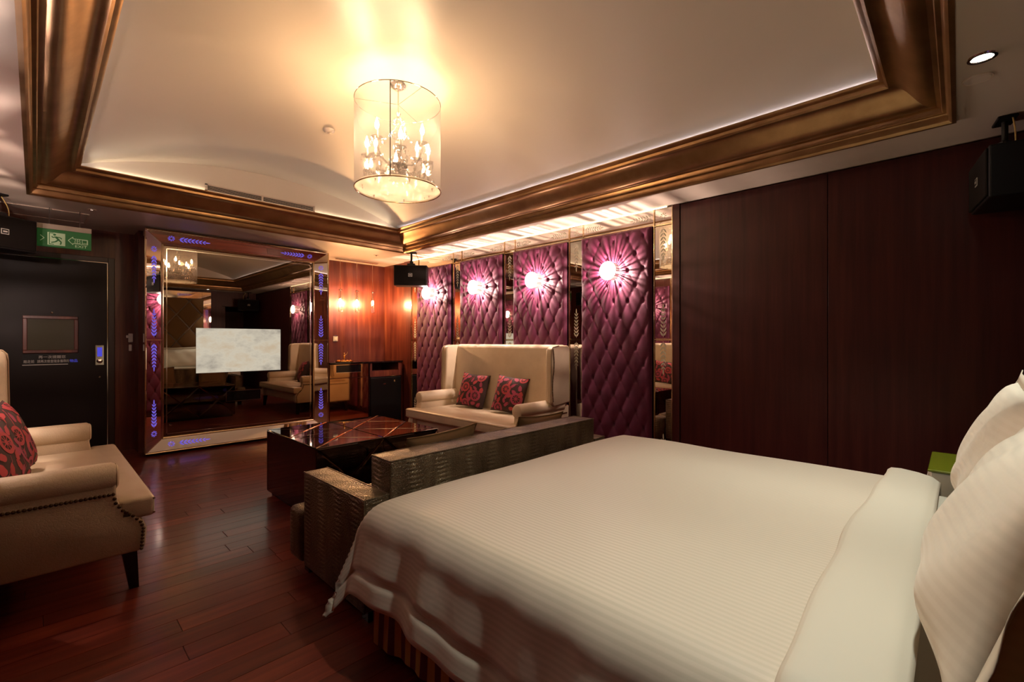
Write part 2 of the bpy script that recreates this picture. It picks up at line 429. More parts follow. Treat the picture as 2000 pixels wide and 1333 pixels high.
# crown moulding, four mitred lengths
prof = [(-.006, 0), (-.006, -.012), (.012, -.012), (.02, -.004), (.026, .004), (.027, .03), (.034, .040), (.05, .042), (.054, .05), (.055, .072), (.07, .076)]
for i in range(15):       # ogee
    t = i/14; u = .075+.185*t
    prof.append((u, .080+.098*(t*t*(3-2*t))+.012*math.sin(2*math.pi*t)*-1))
prof += [(.264, .176), (.272, .182), (.277, .186), (.278, .205), (.29, .21), (.298, .214), (.306, .222), (.306, .227), (.30, .232), (.22, .232)]
def crown(name, p0, d0, p1, d1):
    """p: outer corner, d: inward diagonal at that corner"""
    v = []; k = len(prof)
    for (p, d) in ((p0, d0), (p1, d1)):
        for (u, h) in prof: v.append((p[0]+d[0]*u, p[1]+d[1]*u, H+h))
    o = MB().add(v, [(i, i+1, k+i+1, k+i) for i in range(k-1)]).build(name, M['bronze'], None, smooth=True, angle=38)
    tag(o, kind='structure'); return o
crown('trim_1', (CX0, CY1), (1, -1), (CX1, CY1), (-1, -1))
crown('trim_2', (CX1, CY1), (-1, -1), (CX1, CY0), (-1, 1))
crown('trim_3', (CX1, CY0), (-1, 1), (CX0, CY0), (1, 1))
crown('trim_4', (CX0, CY0), (1, 1), (CX0, CY1), (1, -1))

# ------------------------------------------------------------------ etched motifs
def sprig(L=.31, pairs=7, wid=.042):
    """polygons of a wheat sprig: foot at v=0, tip at v=L"""
    ps = []
    def leaf(cx, cy, ang, l, w_):
        pts = []
        for i in range(10):
            q = 2*math.pi*i/10; a = math.cos(q); b = math.sin(q)
            uu = l/2*a; vv = w_/2*b*(1-.35*a)
            pts.append((cx+uu*math.cos(ang)-vv*math.sin(ang), cy+uu*math.sin(ang)+vv*math.cos(ang)))
        ps.append(pts)
    st = L*.8/pairs
    for i in range(pairs):
        yv = i*st+.02*L; k = 1-.35*i/pairs
        for sgn in (-1, 1):
            ang = math.pi/2 - sgn*R(33)
            leaf(sgn*wid*.42*k, yv+st*.75, ang, wid*1.12*k, wid*.36*k)
    leaf(0, L*.90, math.pi/2, L*.17, wid*.30)
    ps.append([(-.0012, 0), (.0012, 0), (.0008, L*.85), (-.0008, L*.85)])
    return ps
def flake(r=.036):
    ps = []
    for i in range(8):
        a = i*math.pi/4; pts = []
        for j in range(8):
            q = 2*math.pi*j/8; uu = r*.62+r*.34*math.cos(q); vv = r*.12*math.sin(q)
            pts.append((uu*math.cos(a)-vv*math.sin(a), uu*math.sin(a)+vv*math.cos(a)))
        ps.append(pts)
        pts = []
        a2 = a+math.pi/8
        for j in range(6):
            q = 2*math.pi*j/6; pts.append((r*.8*math.cos(a2)+r*.07*math.cos(q), r*.8*math.sin(a2)+r*.07*math.sin(q)))
        ps.append(pts)
    return ps
SPRIG, FLAKE = sprig(), flake()

# ------------------------------------------------------------------ right wall: tufted panels (local: wall plane x=0, room towards -x)
PWD, PZ0, PZ1 = .782, .08, 2.30
def puff(y, z):
    a = y/.158; b = (z-2.215)/.298
    u, v = a/1+b, a/1-b
    s = abs(math.sin(math.pi*u))*abs(math.sin(math.pi*v))
    e = min(1, (PWD/2-abs(y))/.035, (z-PZ0)/.035, (PZ1-z)/.035); e = max(e, 0)
    edge = math.sqrt(1-(1-e)**2)
    # pits at the buttons
    du = abs(u-round(u)); dv = abs(v-round(v)); pit = math.exp(-((du*du+dv*dv)/.010))
    return .012 + edge*(.030+.013*s**.4-.022*pit)
def pf(u, v):
    y = -PWD/2+PWD*u; z = PZ0+(PZ1-PZ0)*v
    return (-.03-puff(y, z), y, z)
def make_panel():
    root = empty('tufted_panel')
    MB().box(-.045, -.002, -PWD/2+.004, PWD/2-.004, PZ0, PZ1).build('backing_board', M['dark_leg'], root)
    g = MB().grid(pf, 84, 236)
    g.build('tufted_fabric', M['purple_satin'], root, smooth=True, angle=180)
    bme = MB().lathe([(0, -.004), (.006, -.003), (.008, 0)], n=8, ax='x').mesh('button', True); bme.materials.append(M['purple_button'])
    for j in range(0, 15):
        z = 2.215-.149*j
        off = 0 if j % 2 == 0 else .079
        for i in range(-3, 4):
            yy = i*.158+off
            if abs(yy) < PWD/2-.03 and z > PZ0+.04:
                put('button', bme, None, root, (-.03-puff(yy, z)-.001, yy, z))
    return root
def make_sconce():
    root = empty('wall_sconce')      # local origin on the panel face centre, room towards -x
    MB().lathe([(0, .03), (.03, .03), (.03, -.006), (.026, -.008), (0, -.008)], n=20, ax='x').build('base', M['chrome'], root, smooth=True)
    MB().lathe([(.004, -.008), (.004, -.055), (0, -.055)], n=10, ax='x').build('lamp_holder', M['chrome'], root)
    RD = .088
    MB().grid(lambda u, v: (-.104-.03*math.cos(v*math.pi/2)*(1+.08*math.cos(14*2*math.pi*u)*math.sin(v*math.pi)), RD*math.sin(v*math.pi/2)*math.cos(2*math.pi*u), RD*math.sin(v*math.pi/2)*math.sin(2*math.pi*u)), 42, 10, True).lathe([(0, -.102), (RD, -.102)], n=42, ax='x').build('crystal_dome', M['sconce_dome'], root, smooth=True)
    fm = MB().box(-.102, .004, .056, .084, -.0018, .0018).mesh('crystal_fin'); fm.materials.append(M['fin_glass'])
    nf = 40
    for i in range(nf):
        put('crystal_fin', fm, None, root, (0, 0, 0), (i*2*math.pi/nf+random.uniform(-.05, .05), 0, 0), (1, 1, random.uniform(.5, 1.9)))
    MB().tube([(-.004, .07*math.cos(q*math.pi/18), .07*math.sin(q*math.pi/18)) for q in range(37)], .002, 5, False).build('fin_ring', M['chrome'], root)
    l = bpy.data.lights.new('sconce_light', 'POINT'); l.energy = P_SCONCE; l.color = (1, .74, .62); l.shadow_soft_size = .004
    lo = bpy.data.objects.new('lamp_light', l); COL.objects.link(lo); lo.parent = root; lo.location = (-.074, 0, 0)
    return root
pbr('fin_glass', (.8, .7, .68), .3)
panel0 = make_panel(); sconce0 = make_sconce()
PY = [2.425, 3.405, 4.39, 5.385]
ptxt = ['purple tufted wall panel beside the dark wood wall panels, nearest to the bed', 'purple tufted wall panel behind the near half of the cream loveseat', 'purple tufted wall panel behind the far half of the cream loveseat', 'purple tufted wall panel half behind the hanging black loudspeaker, next to the desk']
stxt = ['glowing round crystal sconce on the purple panel nearest to the bed', 'glowing round crystal sconce above the near cushion of the cream loveseat', 'glowing round crystal sconce above the far wing of the cream loveseat', 'glowing round crystal sconce next to the hanging black loudspeaker by the desk']
for i, py in enumerate(PY):
    p = panel0 if i == 0 else copy_tree(panel0); p.location = (WX, py, 0); tag(p, ptxt[i], 'wall panel', 'purple tufted wall panels')
    s = sconce0 if i == 0 else copy_tree(sconce0); s.location = (WX-.078, py, 1.915); tag(s, stxt[i], 'wall lamp', 'crystal wall sconces')
for i, lab in ((1, 'purple tufted panel opposite, seen only in the mirror strip by the wardrobe wall'), (2, 'purple tufted panel behind the near loveseat, seen only in mirrors')):
    p = move_copy(panel0, (LX, PY[i], 0), math.pi); tag(p, lab, 'wall panel', 'purple tufted wall panels')
    s = move_copy(sconce0, (LX+.078, PY[i], 1.915), math.pi); tag(s, ['glowing crystal sconce opposite, its reflection caught in the tall mirror strip', 'glowing crystal sconce over the near loveseat, seen only in mirrors'][i-1], 'wall lamp', 'crystal wall sconces')

# mirror strips
def motif(parent, name, polys, fn, mat):
    m_ = MB()
    for p in polys: m_.prism(p, fn)
    return m_.build(name, mat, parent, world=False)
SW = .18
def make_strip():
    root = empty('mirror_strip')
    def pane(nm, z0, z1, x=-.02):
        return MB().rbox(x, -.004, -SW/2+.006, SW/2-.006, z0+.002, z1-.002, .006, 1).build(nm, M['mirror'], root)
    up = pane('upper_pane', 1.256, 2.296); lo = pane('lower_pane', .06, 1.25); co = pane('corner_pane', 2.302, 2.455)
    def at(z0, s): return lambda u, v, n: (-.0198-.0012*n, u, z0+s*v)
    motif(up, 'etched_sprig', SPRIG, at(2.275, -1), M['etched']); motif(up, 'etched_sprig', SPRIG, at(1.275, 1), M['etched'])
    motif(lo, 'etched_sprig', SPRIG, at(1.235, -1), M['etched']); motif(lo, 'etched_sprig', SPRIG, at(.09, 1), M['etched'])
    motif(co, 'etched_flower', FLAKE, at(2.378, 1), M['etched'])
    for sy in (-1, 1):
        MB().box(-.028, -.002, sy*SW/2-.005, sy*SW/2+.005, .06, 2.455).build('edge_bead', M['brass_edge'], root)
    MB().box(-.024, -.002, -SW/2, SW/2, 2.296, 2.302).build('edge_bead', M['brass_edge'], root)
    MB().box(-.024, -.002, -SW/2, SW/2, 1.25, 1.256).build('edge_bead', M['brass_edge'], root)
    return root
strip0 = make_strip()
SY = [1.938, 2.91, 3.895, 4.885, 5.89]
mtxt = ['tall etched mirror strip between the dark wood wall panels and the nearest purple panel', 'tall etched mirror strip just past the near end of the cream loveseat', 'tall etched mirror strip rising behind the middle of the cream loveseat', 'tall etched mirror strip between the two farthest purple panels', 'tall etched mirror strip between the reddish wood and the farthest purple panel']
for i, yy in enumerate(SY):
    s = strip0 if i == 0 else copy_tree(strip0); s.location = (WX, yy, 0); tag(s, mtxt[i], 'mirror', 'etched mirror strips')
for i in (1, 2):
    s = move_copy(strip0, (LX, SY[i], 0), math.pi); tag(s, ['etched mirror strip opposite, at the near end of the near loveseat', 'etched mirror strip opposite, behind the middle of the near loveseat'][i-1], 'mirror', 'etched mirror strips')
def make_header():
    root = empty('header_mirror')
    pn = MB().rbox(-.02, -.004, -.395, .395, 2.312, 2.455, .006, 1).build('pane', M['mirror'], root)
    for s in (-1, 1):
        motif(pn, 'etched_sprig', SPRIG, (lambda s: lambda u, v, n: (-.0198-.0012*n, s*(.375-v*.75), 2.385+u*1.1))(s), M['etched'])
    MB().box(-.026, -.002, -.395, .395, 2.302, 2.310).build('edge_bead', M['brass_edge'], root)
    return root
head0 = make_header()
htxt = ['low wide etched mirror over the purple panel nearest to the bed', 'low wide etched mirror over the near half of the cream loveseat', 'low wide etched mirror over the far half of the cream loveseat', 'low wide etched mirror above the farthest purple panel, behind the loudspeaker bracket']
for i, yy in enumerate(PY):
    s = head0 if i == 0 else copy_tree(head0); s.location = (WX, yy, 0); tag(s, htxt[i], 'mirror', 'mirrors over the purple panels')
led = MB().box(WX-.034, WX-.024, 1.9, 5.95, H-.008, H-.002).build('led_strip', M['led_warm']); tag(led, 'thin warm light strip running along the ceiling edge above the purple panels', 'light strip', 'ceiling edge light strips')
led = MB().box(LX+.024, LX+.034, 1.9, 5.95, H-.008, H-.002).build('led_strip', M['led_dim']); tag(led, 'thin warm light strip along the ceiling edge over the foreground loveseat', 'light strip', 'ceiling edge light strips')

# cove light strips lying on the inner ledge of the crown
for nm, x0, lab in (('cove_light', IX0-.076, 'thin white light strip on the crown ledge over the near loveseat'), ('cove_light', IX1+.061, 'thin white light strip on the crown ledge over the purple panels')):
    o = MB().box(x0, x0+.015, IY0, IY1, H+.2325, H+.2365).build(nm, M['led_cool']); tag(o, lab, 'light strip', 'cove light strips')

o = MB().box(IX0+.1, IX1-.1, IY1+.06, IY1+.072, H+.2325, H+.2365).build('cove_light', M['led_far']); tag(o, 'thin light strip on the crown ledge below the air vent', 'light strip', 'cove light strips')
# ------------------------------------------------------------------ television mirror with tray frame
def tvmirror():
    x0, x1, z0, z1, yo = .81, 2.79, .035, 2.44, 6.2
    i, yi = .163, 6.30
    root = empty('television_mirror', (1.8, 6.49, 0)); tag(root, 'huge smoked mirror with blue lit leaf motifs on its tilted frame, showing a television picture', 'mirror')
    X0, X1, Z0, Z1 = x0+i, x1-i, z0+.135, z1-.135
    # outer sides
    for nm, b in (('side_panel', (x0, x0+.012, yo+.004, 6.498, z0, z1)), ('side_panel', (x1-.012, x1, yo+.004, 6.498, z0, z1)), ('top_panel', (x0+.012, x1-.012, yo+.004, 6.498, z1-.012, z1)), ('bottom_panel', (x0+.012, x1-.012, yo+.004, 6.498, z0, z0+.012))):
        MB().box(*b).build(nm, M['mirror'], root)
    MB().box(x0+.02, x1-.02, 6.34, 6.498, z0+.02, z1-.02).build('backing', M['black_plastic'], root)
    MB().box(x0+.05, x1-.05, 6.25, 6.5, 0, z0).build('plinth', M['dark_leg'], root)
    O = [(x0, z0), (x1, z0), (x1, z1), (x0, z1)]; I = [(X0, Z0), (X1, Z0), (X1, Z1), (X0, Z1)]
    fl = []
    for k, nm in enumerate(('frame_bottom', 'frame_side', 'frame_top', 'frame_side')):
        a, b = O[k], O[(k+1) % 4]; c_, d = I[(k+1) % 4], I[k]
        v = [(a[0], yo, a[1]), (b[0], yo, b[1]), (c_[0], yi, c_[1]), (d[0], yi, d[1])]
        w_ = [(p[0], p[1]+.006, p[2]) for p in v]
        fl.append(MB().add(v+w_, [(0, 1, 2, 3), (7, 6, 5, 4), (0, 4, 5, 1), (1, 5, 6, 2), (2, 6, 7, 3), (3, 7, 4, 0)]).build(nm, M['mirror'], root))
    for k in range(4):     # thin bevelled edges
        a, b = O[k], O[(k+1) % 4]; MB().tube([(a[0], yo, a[1]), (b[0], yo, b[1])], .007, 6).build('outer_bead', M['brass_edge'], root)
        a, b = I[k], I[(k+1) % 4]; MB().tube([(a[0], yi-.004, a[1]), (b[0], yi-.004, b[1])], .011, 6).build('inner_bead', M['brass_edge'], root)
        MB().tube([(O[k][0], yo, O[k][1]), (I[k][0], yi, I[k][1])], .004, 5).build('mitre_bead', M['brass_edge'], root)
    MB().box(X0, X1, 6.312, 6.33, Z0, Z1).build('smoked_glass', M['smoked_mirror'], root)
    t = .035
    for b in ((X0+t, X1-t, 6.307, 6.313, Z0+t, Z0+t+.008), (X0+t, X1-t, 6.307, 6.313, Z1-t-.008, Z1-t), (X0+t, X0+t+.008, 6.307, 6.313, Z0+t, Z1-t), (X1-t-.008, X1-t, 6.307, 6.313, Z0+t, Z1-t)):
        MB().box(*b).build('glass_trim', M['chrome'], root)
    MB().box(1.287, 2.207, 6.309, 6.313, .868, 1.39).build('television_screen', M['tv_picture'], root)
    sl = MB().box(1.595, 1.97, 6.3095, 6.313, .515, .635).build('sensor_window', M['black_gloss'], root)
    for b in ((1.59, 1.975, .635, .639), (1.59, 1.975, .511, .515), (1.59, 1.595, .515, .635), (1.97, 1.975, .515, .635)):
        MB().box(b[0], b[1], 6.308, 6.313, b[2], b[3]).build('window_rim', M['chrome'], sl)
    MB().lathe([(0, 6.302), (.014, 6.303), (.014, 6.312)], (1.047, 0, .308), 14, 'y').build('glass_button', M['chrome'], root)
    # joints halfway up the sides
    jz = 1.25
    MB().add([], []).tube([(x0, yo-.001, jz), (X0, yi-.001, jz)], .004, 5).build('joint_bead', M['brass_edge'], root)
    MB().tube([(x1, yo-.001, jz), (X1, yi-.001, jz)], .004, 5).build('joint_bead', M['brass_edge'], root)
    # lit motifs
    def side(left, z, s):
        a, b = (Vector((x0, yo, 0)), Vector((X0, yi, 0))) if left else (Vector((x1, yo, 0)), Vector((X1, yi, 0)))
        mid = (a+b)/2; ax = (b-a).normalized(); nn = Vector((ax.y, -ax.x, 0)) if left else Vector((-ax.y, ax.x, 0))
        if nn.y > 0: nn = -nn
        return lambda u, v, n: tuple(mid+ax*u*1.0+nn*(.0005+.0012*n)+Vector((0, 0, z+s*v)))
    def hor(top, x, s):
        a, b = (Vector((0, yo, z1)), Vector((0, yi, Z1))) if top else (Vector((0, yo, z0)), Vector((0, yi, Z0)))
        mid = (a+b)/2; ax = (b-a).normalized(); nn = Vector((0, -abs(ax.z), -ax.y if top else ax.y))
        return lambda u, v, n: tuple(mid+ax*u*1.0+nn*(.0005+.0012*n)+Vector((x+s*v, 0, 0)))
    for left, par in ((True, fl[3]), (False, fl[1])):
        for z, s in ((2.17, -1), (1.285, 1), (1.215, -1), (.30, 1)):
            m_ = MB(); f_ = side(left, z, s)
            for p in SPRIG: m_.prism(p, f_)
            m_.build('lit_sprig', M['blue_etched'], par)
        for z in (.235, 2.235):
            m_ = MB(); f_ = side(left, z, 1)
            for p in FLAKE: m_.prism(p, f_)
            m_.build('lit_flower', M['blue_etched'], par)
    for top, par in ((True, fl[2]), (False, fl[0])):
        for x, s in ((x0+.30, 1), (x1-.30, -1)):
            m_ = MB(); f_ = hor(top, x, s)
            for p in SPRIG: m_.prism(p, f_)
            m_.build('lit_sprig', M['blue_etched'], par)
        for x in (x0+.235, x1-.235):
            m_ = MB(); f_ = hor(top, x, 1)
            for p in FLAKE: m_.prism(p, f_)
            m_.build('lit_flower', M['blue_etched'], par)
tvmirror()

# ------------------------------------------------------------------ loveseats (local: width x, front +y, back at y=0)
def make_loveseat():
    root = empty('wingback_loveseat'); HW = .87
    CL, SL = M['cream_leather'], M['seat_leather']
    MB().rbox(-HW+.02, HW-.02, .06, .80, .19, .355, .025).build('seat_base', CL, root, True)
    # T cushion
    cs = MB(); zt, zb = .455, .352
    def cush(u, v):
        return None
    outline = [(-HW+.015, .90), (HW-.015, .90), (HW-.015, .755), (HW-.145, .755), (HW-.145, .16), (-HW+.145, .16), (-HW+.145, .755), (-HW+.015, .755)]
    bm = bmesh.new()
    vb = [bm.verts.new((x, y, zb)) for x, y in outline]; f = bm.faces.new(vb)
    ex = bmesh.ops.extrude_face_region(bm, geom=[f]); top = [e for e in ex['geom'] if isinstance(e, bmesh.types.BMVert)]
    for v in top: v.co.z = zt
    bmesh.ops.recalc_face_normals(bm, faces=bm.faces[:])
    bmesh.ops.bevel(bm, geom=bm.edges[:], offset=.02, segments=3, profile=.5, affect='EDGES'); bm.verts.index_update()
    cs.add([v.co[:] for v in bm.verts], [[v.index for v in f.verts] for f in bm.faces]); bm.free()
    cu = cs.build('seat_cushion', SL, root, True)
    MB().tube([(-HW+.02, .75, zt-.016), (-HW+.02, .897, zt-.016), (HW-.02, .897, zt-.016), (HW-.02, .75, zt-.016)], .005, 6).build('piping', M['piping'], cu)
    MB().tube([(-HW+.02, .75, zb+.016), (-HW+.02, .897, zb+.016), (HW-.02, .897, zb+.016), (HW-.02, .75, zb+.016)], .005, 6).build('piping', M['piping'], cu)
    # backrest, slightly reclined
    def bk(u, v):
        q = 2*math.pi*u
        return None
    b = MB(); b.rbox(-HW+.03, HW-.03, .015, .17, .2, 1.2, .045, 4)
    b.v = [(x, y+.06*(1-(z-.2)/1.0) if y > .09 else y, z) for x, y, z in b.v]
    b.build('backrest', CL, root, True)
    # wings: curved side profile
    wing = [(.02, .60), (.02, 1.17), (.05, 1.195), (.22, 1.192), (.315, 1.175), (.335, 1.15), (.34, 1.10), (.342, .95), (.345, .80), (.352, .70), (.35, .62), (.30, .58)]
    for s in (-1, 1):
        m_ = MB()
        def wf_(a, z, n, s=s):
            flare = .02*max(0, min(1, (a-.1)/.25))
            return (s*(HW-.075+.075*n+flare-(.012 if n == 0 else 0)), a, z)
        m_.prism(wing, wf_); wo = m_.build('wing', CL, root)
        bv = wo.modifiers.new('bevel', 'BEVEL'); bv.width = .018; bv.segments = 3; bv.limit_method = 'ANGLE'; bv.angle_limit = R(35)
        for p in wo.data.polygons: p.use_smooth = True
        # piping at the front edge of the wing
        MB().tube([(s*(HW+.012), a+.004, z) for a, z in wing[3:11]], .006, 6).build('piping', M['piping'], wo)
        # rolled arm
        rc, zc, ra = s*(HW-.072), .572, .07
        arm = MB().tube([(rc, .10, zc), (rc, .20, zc), (rc, .735, zc), (rc, .752, zc)], [ra, ra, ra, ra-.012], 24)
        ao = arm.build('arm', CL, root, True, 40)
        MB().lathe([(ra-.008, .752), (ra-.02, .76), (0, .762)], (rc, 0, zc), 24, 'y').build('scroll_face', CL, ao, True)
        # inner and outer side panel of the arm with the flared front edge
        side = [(.02, .19), (.845, .19), (.862, .21), (.868, .30), (.855, .335), (.825, .375), (.785, .41), (.758, .45), (.75, .50), (.75, .575), (.02, .575)]
        def sf(a, z, n, s=s): return (s*(HW-.115+.10*n), a, z)
        so = MB().prism(side, sf).build('side_panel', CL, ao)
        bv = so.modifiers.new('bevel', 'BEVEL'); bv.width = .012; bv.segments = 2; bv.limit_method = 'ANGLE'; bv.angle_limit = R(35)
        for p in so.data.polygons: p.use_smooth = True
        # nail heads: front edge of the side panel, and under the roll
        pts = [(.845, .20), (.853, .30), (.842, .335), (.812, .372), (.773, .408), (.747, .45), (.738, .495)]
        nm = MB(); x = s*(HW-.0145)
        def nail(a, z): nm.lathe([(.0085, 0), (.0075, .003*s), (.004, .0055*s), (0, .0065*s)], (x, a, z), 7, 'x')
        acc = 0
        for (a0, z0), (a1, z1) in zip(pts[:-1], pts[1:]):
            d = math.hypot(a1-a0, z1-z0); n = max(1, int(d/.0165))
            for k in range(n): nail(a0+(a1-a0)*k/n, z0+(z1-z0)*k/n)
        for k in range(42): nail(.738-.0165*k, .496)
        nn = nm.build('nailhead_trim', M['nail'], ao, True); nn['kind'] = 'stuff'
        nm = MB(); x = s*(HW+.021)
        for k in range(34): nail(.325+.012*math.sin(k*.19), .64+.0155*k)
        nn = nm.build('nailhead_trim', M['nail'], wo, True); nn['kind'] = 'stuff'
        # legs
        for yy, lean in ((.80, .02), (.08, -.02)):
            xx = s*(HW-.06); lg = MB()
            a, b_ = .03, .019
            v = [(xx+dx*b_, yy+lean+dy*b_, 0) for dx, dy in ((-1, -1), (1, -1), (1, 1), (-1, 1))]+[(xx+dx*a, yy+dy*a, .195) for dx, dy in ((-1, -1), (1, -1), (1, 1), (-1, 1))]
            lg.add(v, [(3, 2, 1, 0), (4, 5, 6, 7), (0, 1, 5, 4), (1, 2, 6, 5), (2, 3, 7, 6), (3, 0, 4, 7)]).build('leg', M['dark_leg'], root)
    return root
love = make_loveseat(); love.location = (3.90, 3.785, 0); love.rotation_euler = (0, 0, R(90))
tag(love, 'cream leather wingback loveseat against the purple tufted wall', 'sofa', 'cream wingback loveseats')
love2 = move_copy(love, (-.475, 3.80, 0), R(-90)); tag(love2, 'cream leather wingback loveseat in the foreground, cut off beside the black door', 'sofa', 'cream wingback loveseats')

# ------------------------------------------------------------------ cushions
def pillow_pt(u, v, a, b, th, side, pinch=.07):
    """u, v in -1..1"""
    x = a*u*(1-pinch*(1-v*v)); y = b*v*(1-pinch*(1-u*u))
    k = max(0, 1-abs(u)**3.2)*max(0, 1-abs(v)**3.2)
    return x, y, side*th*k**.55
def cushion_mesh(a, b, th, n=22, uvs=False, flange=0):
    m_ = MB()
    for s in (1, -1):
        m_.grid(lambda p, q: pillow_pt(2*p-1, 2*q-1, a, b, th, s), n, n)
    me = m_.mesh('cushion_cover', True, 180)
    bm = bmesh.new(); bm.from_mesh(me); bmesh.ops.remove_doubles(bm, verts=bm.verts[:], dist=.0004); bmesh.ops.recalc_face_normals(bm, faces=bm.faces[:])
    for f in bm.faces: f.smooth = True
    if uvs:
        uv = bm.loops.layers.uv.new('UVMap')
        for f in bm.faces:
            for l in f.loops: l[uv].uv = (l.vert.co.y, l.vert.co.x)
    bm.to_mesh(me); bm.free(); return me
def print_mesh(a, b, th, seed):
    """flowers, leaves and stems printed on the front of a cushion"""
    rnd = random.Random(seed); A, B = MB(), MB()
    def P(u, v, e): 
        x, y, z = pillow_pt(max(-.97, min(.97, u)), max(-.97, min(.97, v)), a, b, th, 1); return (x, y, z+e)
    def poly(mb, pts, e=.0016):
        ok = all(abs(p[0]) < .96 and abs(p[1]) < .96 for p in pts)
        if not ok: pts = [(max(-.95, min(.95, p[0])), max(-.95, min(.95, p[1]))) for p in pts]
        k = len(pts); cx = sum(p[0] for p in pts)/k; cy = sum(p[1] for p in pts)/k
        vs = [P(cx, cy, e)]+[P(p[0], p[1], e) for p in pts]
        mb.add(vs, [(0, 1+i, 1+(i+1) % k) for i in range(k)])
    def ring(mb, cx, cy, r0, r1, n=28, e=.0018):
        vs = []
        for i in range(n):
            q = 2*math.pi*i/n
            for r in (r0, r1): vs.append(P(cx+r*math.cos(q), cy+r*math.sin(q), e))
        mb.add(vs, [(2*i, 2*i+1, (2*i+3) % (2*n), (2*i+2) % (2*n)) for i in range(n)])
    def flower(mb, cx, cy, r):
        ring(mb, cx, cy, r*.64, r); poly(mb, [(cx+r*.24*math.cos(q*.7854), cy+r*.24*math.sin(q*.7854)) for q in range(8)])
        for i in range(9):
            q = 2*math.pi*i/9; d = (math.cos(q), math.sin(q)); n_ = (-d[1], d[0]); w_ = r*.045
            poly(mb, [(cx+d[0]*r*t+n_[0]*w_*s, cy+d[1]*r*t+n_[1]*w_*s) for t, s in ((.2, 1), (.66, 1), (.66, -1), (.2, -1))], .0017)
    def leaf(mb, cx, cy, ang, l, w_):
        pts = []
        for i in range(14):
            q = 2*math.pi*i/14; x = l/2*math.cos(q); y = w_/2*math.sin(q)*(1+.35*math.cos(q+math.pi))*(1+.12*math.cos(5*q))
            pts.append((cx+x*math.cos(ang)-y*math.sin(ang), cy+x*math.sin(ang)+y*math.cos(ang)))
        poly(mb, pts)
    def stem(mb, pts, w_=.022):
        for (x0, y0), (x1, y1) in zip(pts[:-1], pts[1:]):
            d = math.hypot(x1-x0, y1-y0) or 1; nx, ny = -(y1-y0)/d*w_/2, (x1-x0)/d*w_/2
            poly(mb, [(x0+nx, y0+ny), (x1+nx, y1+ny), (x1-nx, y1-ny), (x0-nx, y0-ny)], .0014)
    fl = [(-.32, .12, .30), (.52, -.32, .33), (.62, .80, .26), (-.15, -.86, .28), (-.78, .88, .24)]
    if seed % 2: fl = [(-.10, .22, .31), (.66, -.22, .33), (-.80, .86, .28), (-.42, -.84, .27), (.75, .9, .22)]
    for i, (x, y, r) in enumerate(fl): flower(A if i % 2 == 0 else B, x, y, r)
    ls = [(-.72, .42, 1.2), (-.55, .62, .6), (.05, .62, 1.3), (.32, .48, .7), (.72, .38, 1.8), (.15, .05, 2.2), (.28, -.12, .4), (-.72, -.3, 1.9), (-.45, -.42, 1.2), (-.05, -.42, 2.0), (.12, -.6, .8), (.45, -.78, .3), (.82, .05, 1.5), (-.82, -.72, 1.1), (-.3, .78, .2), (.35, .85, 2.7), (.78, -.82, .9), (-.6, -.05, 2.4), (-.84, .1, 1.4), (-.48, -.68, 2.2), (.05, -.18, 1.1), (.42, .12, 2.6)]
    for x, y, an in ls:
        if min(math.hypot(x-f[0], y-f[1])-f[2] for f in fl) > -.02:
            leaf(A if rnd.random() < .6 else B, x+rnd.uniform(-.03, .03), y, an, rnd.uniform(.28, .38), rnd.uniform(.15, .2))
    stem(B, [(-.9, -.6), (-.6, -.5), (-.3, -.25), (-.25, -.1)]); stem(B, [(0, .2), (.2, .25), (.3, .5), (.55, .6)])
    stem(B, [(.05, -.75), (.3, -.55), (.32, -.3)]); stem(A, [(-.5, .35), (-.75, .3), (-.9, .5)]); stem(A, [(-.2, .4), (-.1, .7), (.1, .9)])
    return A, B
def damask_cushion(seed, lab, loc, rot, a=.205):
    th = .075
    root = empty('floral_cushion', loc); root.rotation_euler = rot; tag(root, lab, 'cushion', 'dark floral cushions')
    put('cushion_cover', cushion_mesh(a, a, th), M['cushion_dark'], root)
    A, B = print_mesh(a, a, th, seed)
    A.build('flower_print', M['cushion_pink'], root, True, 180, world=False)['kind'] = 'stuff'; B.build('flower_print', M['cushion_rose'], root, True, 180, world=False)['kind'] = 'stuff'
    return root
# front of cushion (local +z) faces the room; stand on the seat leaning back
def face_rot(fwd_deg, tilt, roll=0):
    """local z towards heading fwd_deg (0 = +x, ccw), tilted up by tilt degrees; local y up"""
    z = Vector((math.cos(R(fwd_deg))*math.cos(R(tilt)), math.sin(R(fwd_deg))*math.cos(R(tilt)), math.sin(R(tilt))))
    x = Vector((0, 0, 1)).cross(z).normalized(); y = z.cross(x)
    m_ = Matrix((x, y, z)).transposed() @ Matrix.Rotation(R(roll), 3, 'Z')
    return m_.to_euler()
damask_cushion(2, 'dark cushion with pink flowers, farther one on the cream loveseat', (3.60, 4.13, .655), face_rot(190, 18, -4))
damask_cushion(3, 'dark cushion with pink flowers, nearer the arm on the cream loveseat', (3.60, 3.52, .655), face_rot(192, 18, -5))
damask_cushion(4, 'dark cushion with pink flowers, behind the other on the foreground loveseat', (-.115, 3.90, .665), face_rot(-14, 18, 5), .215)
damask_cushion(5, 'dark cushion with pink flowers, nearest one at the edge of the foreground loveseat', (-.15, 3.50, .66), face_rot(-16, 20, 3), .215)

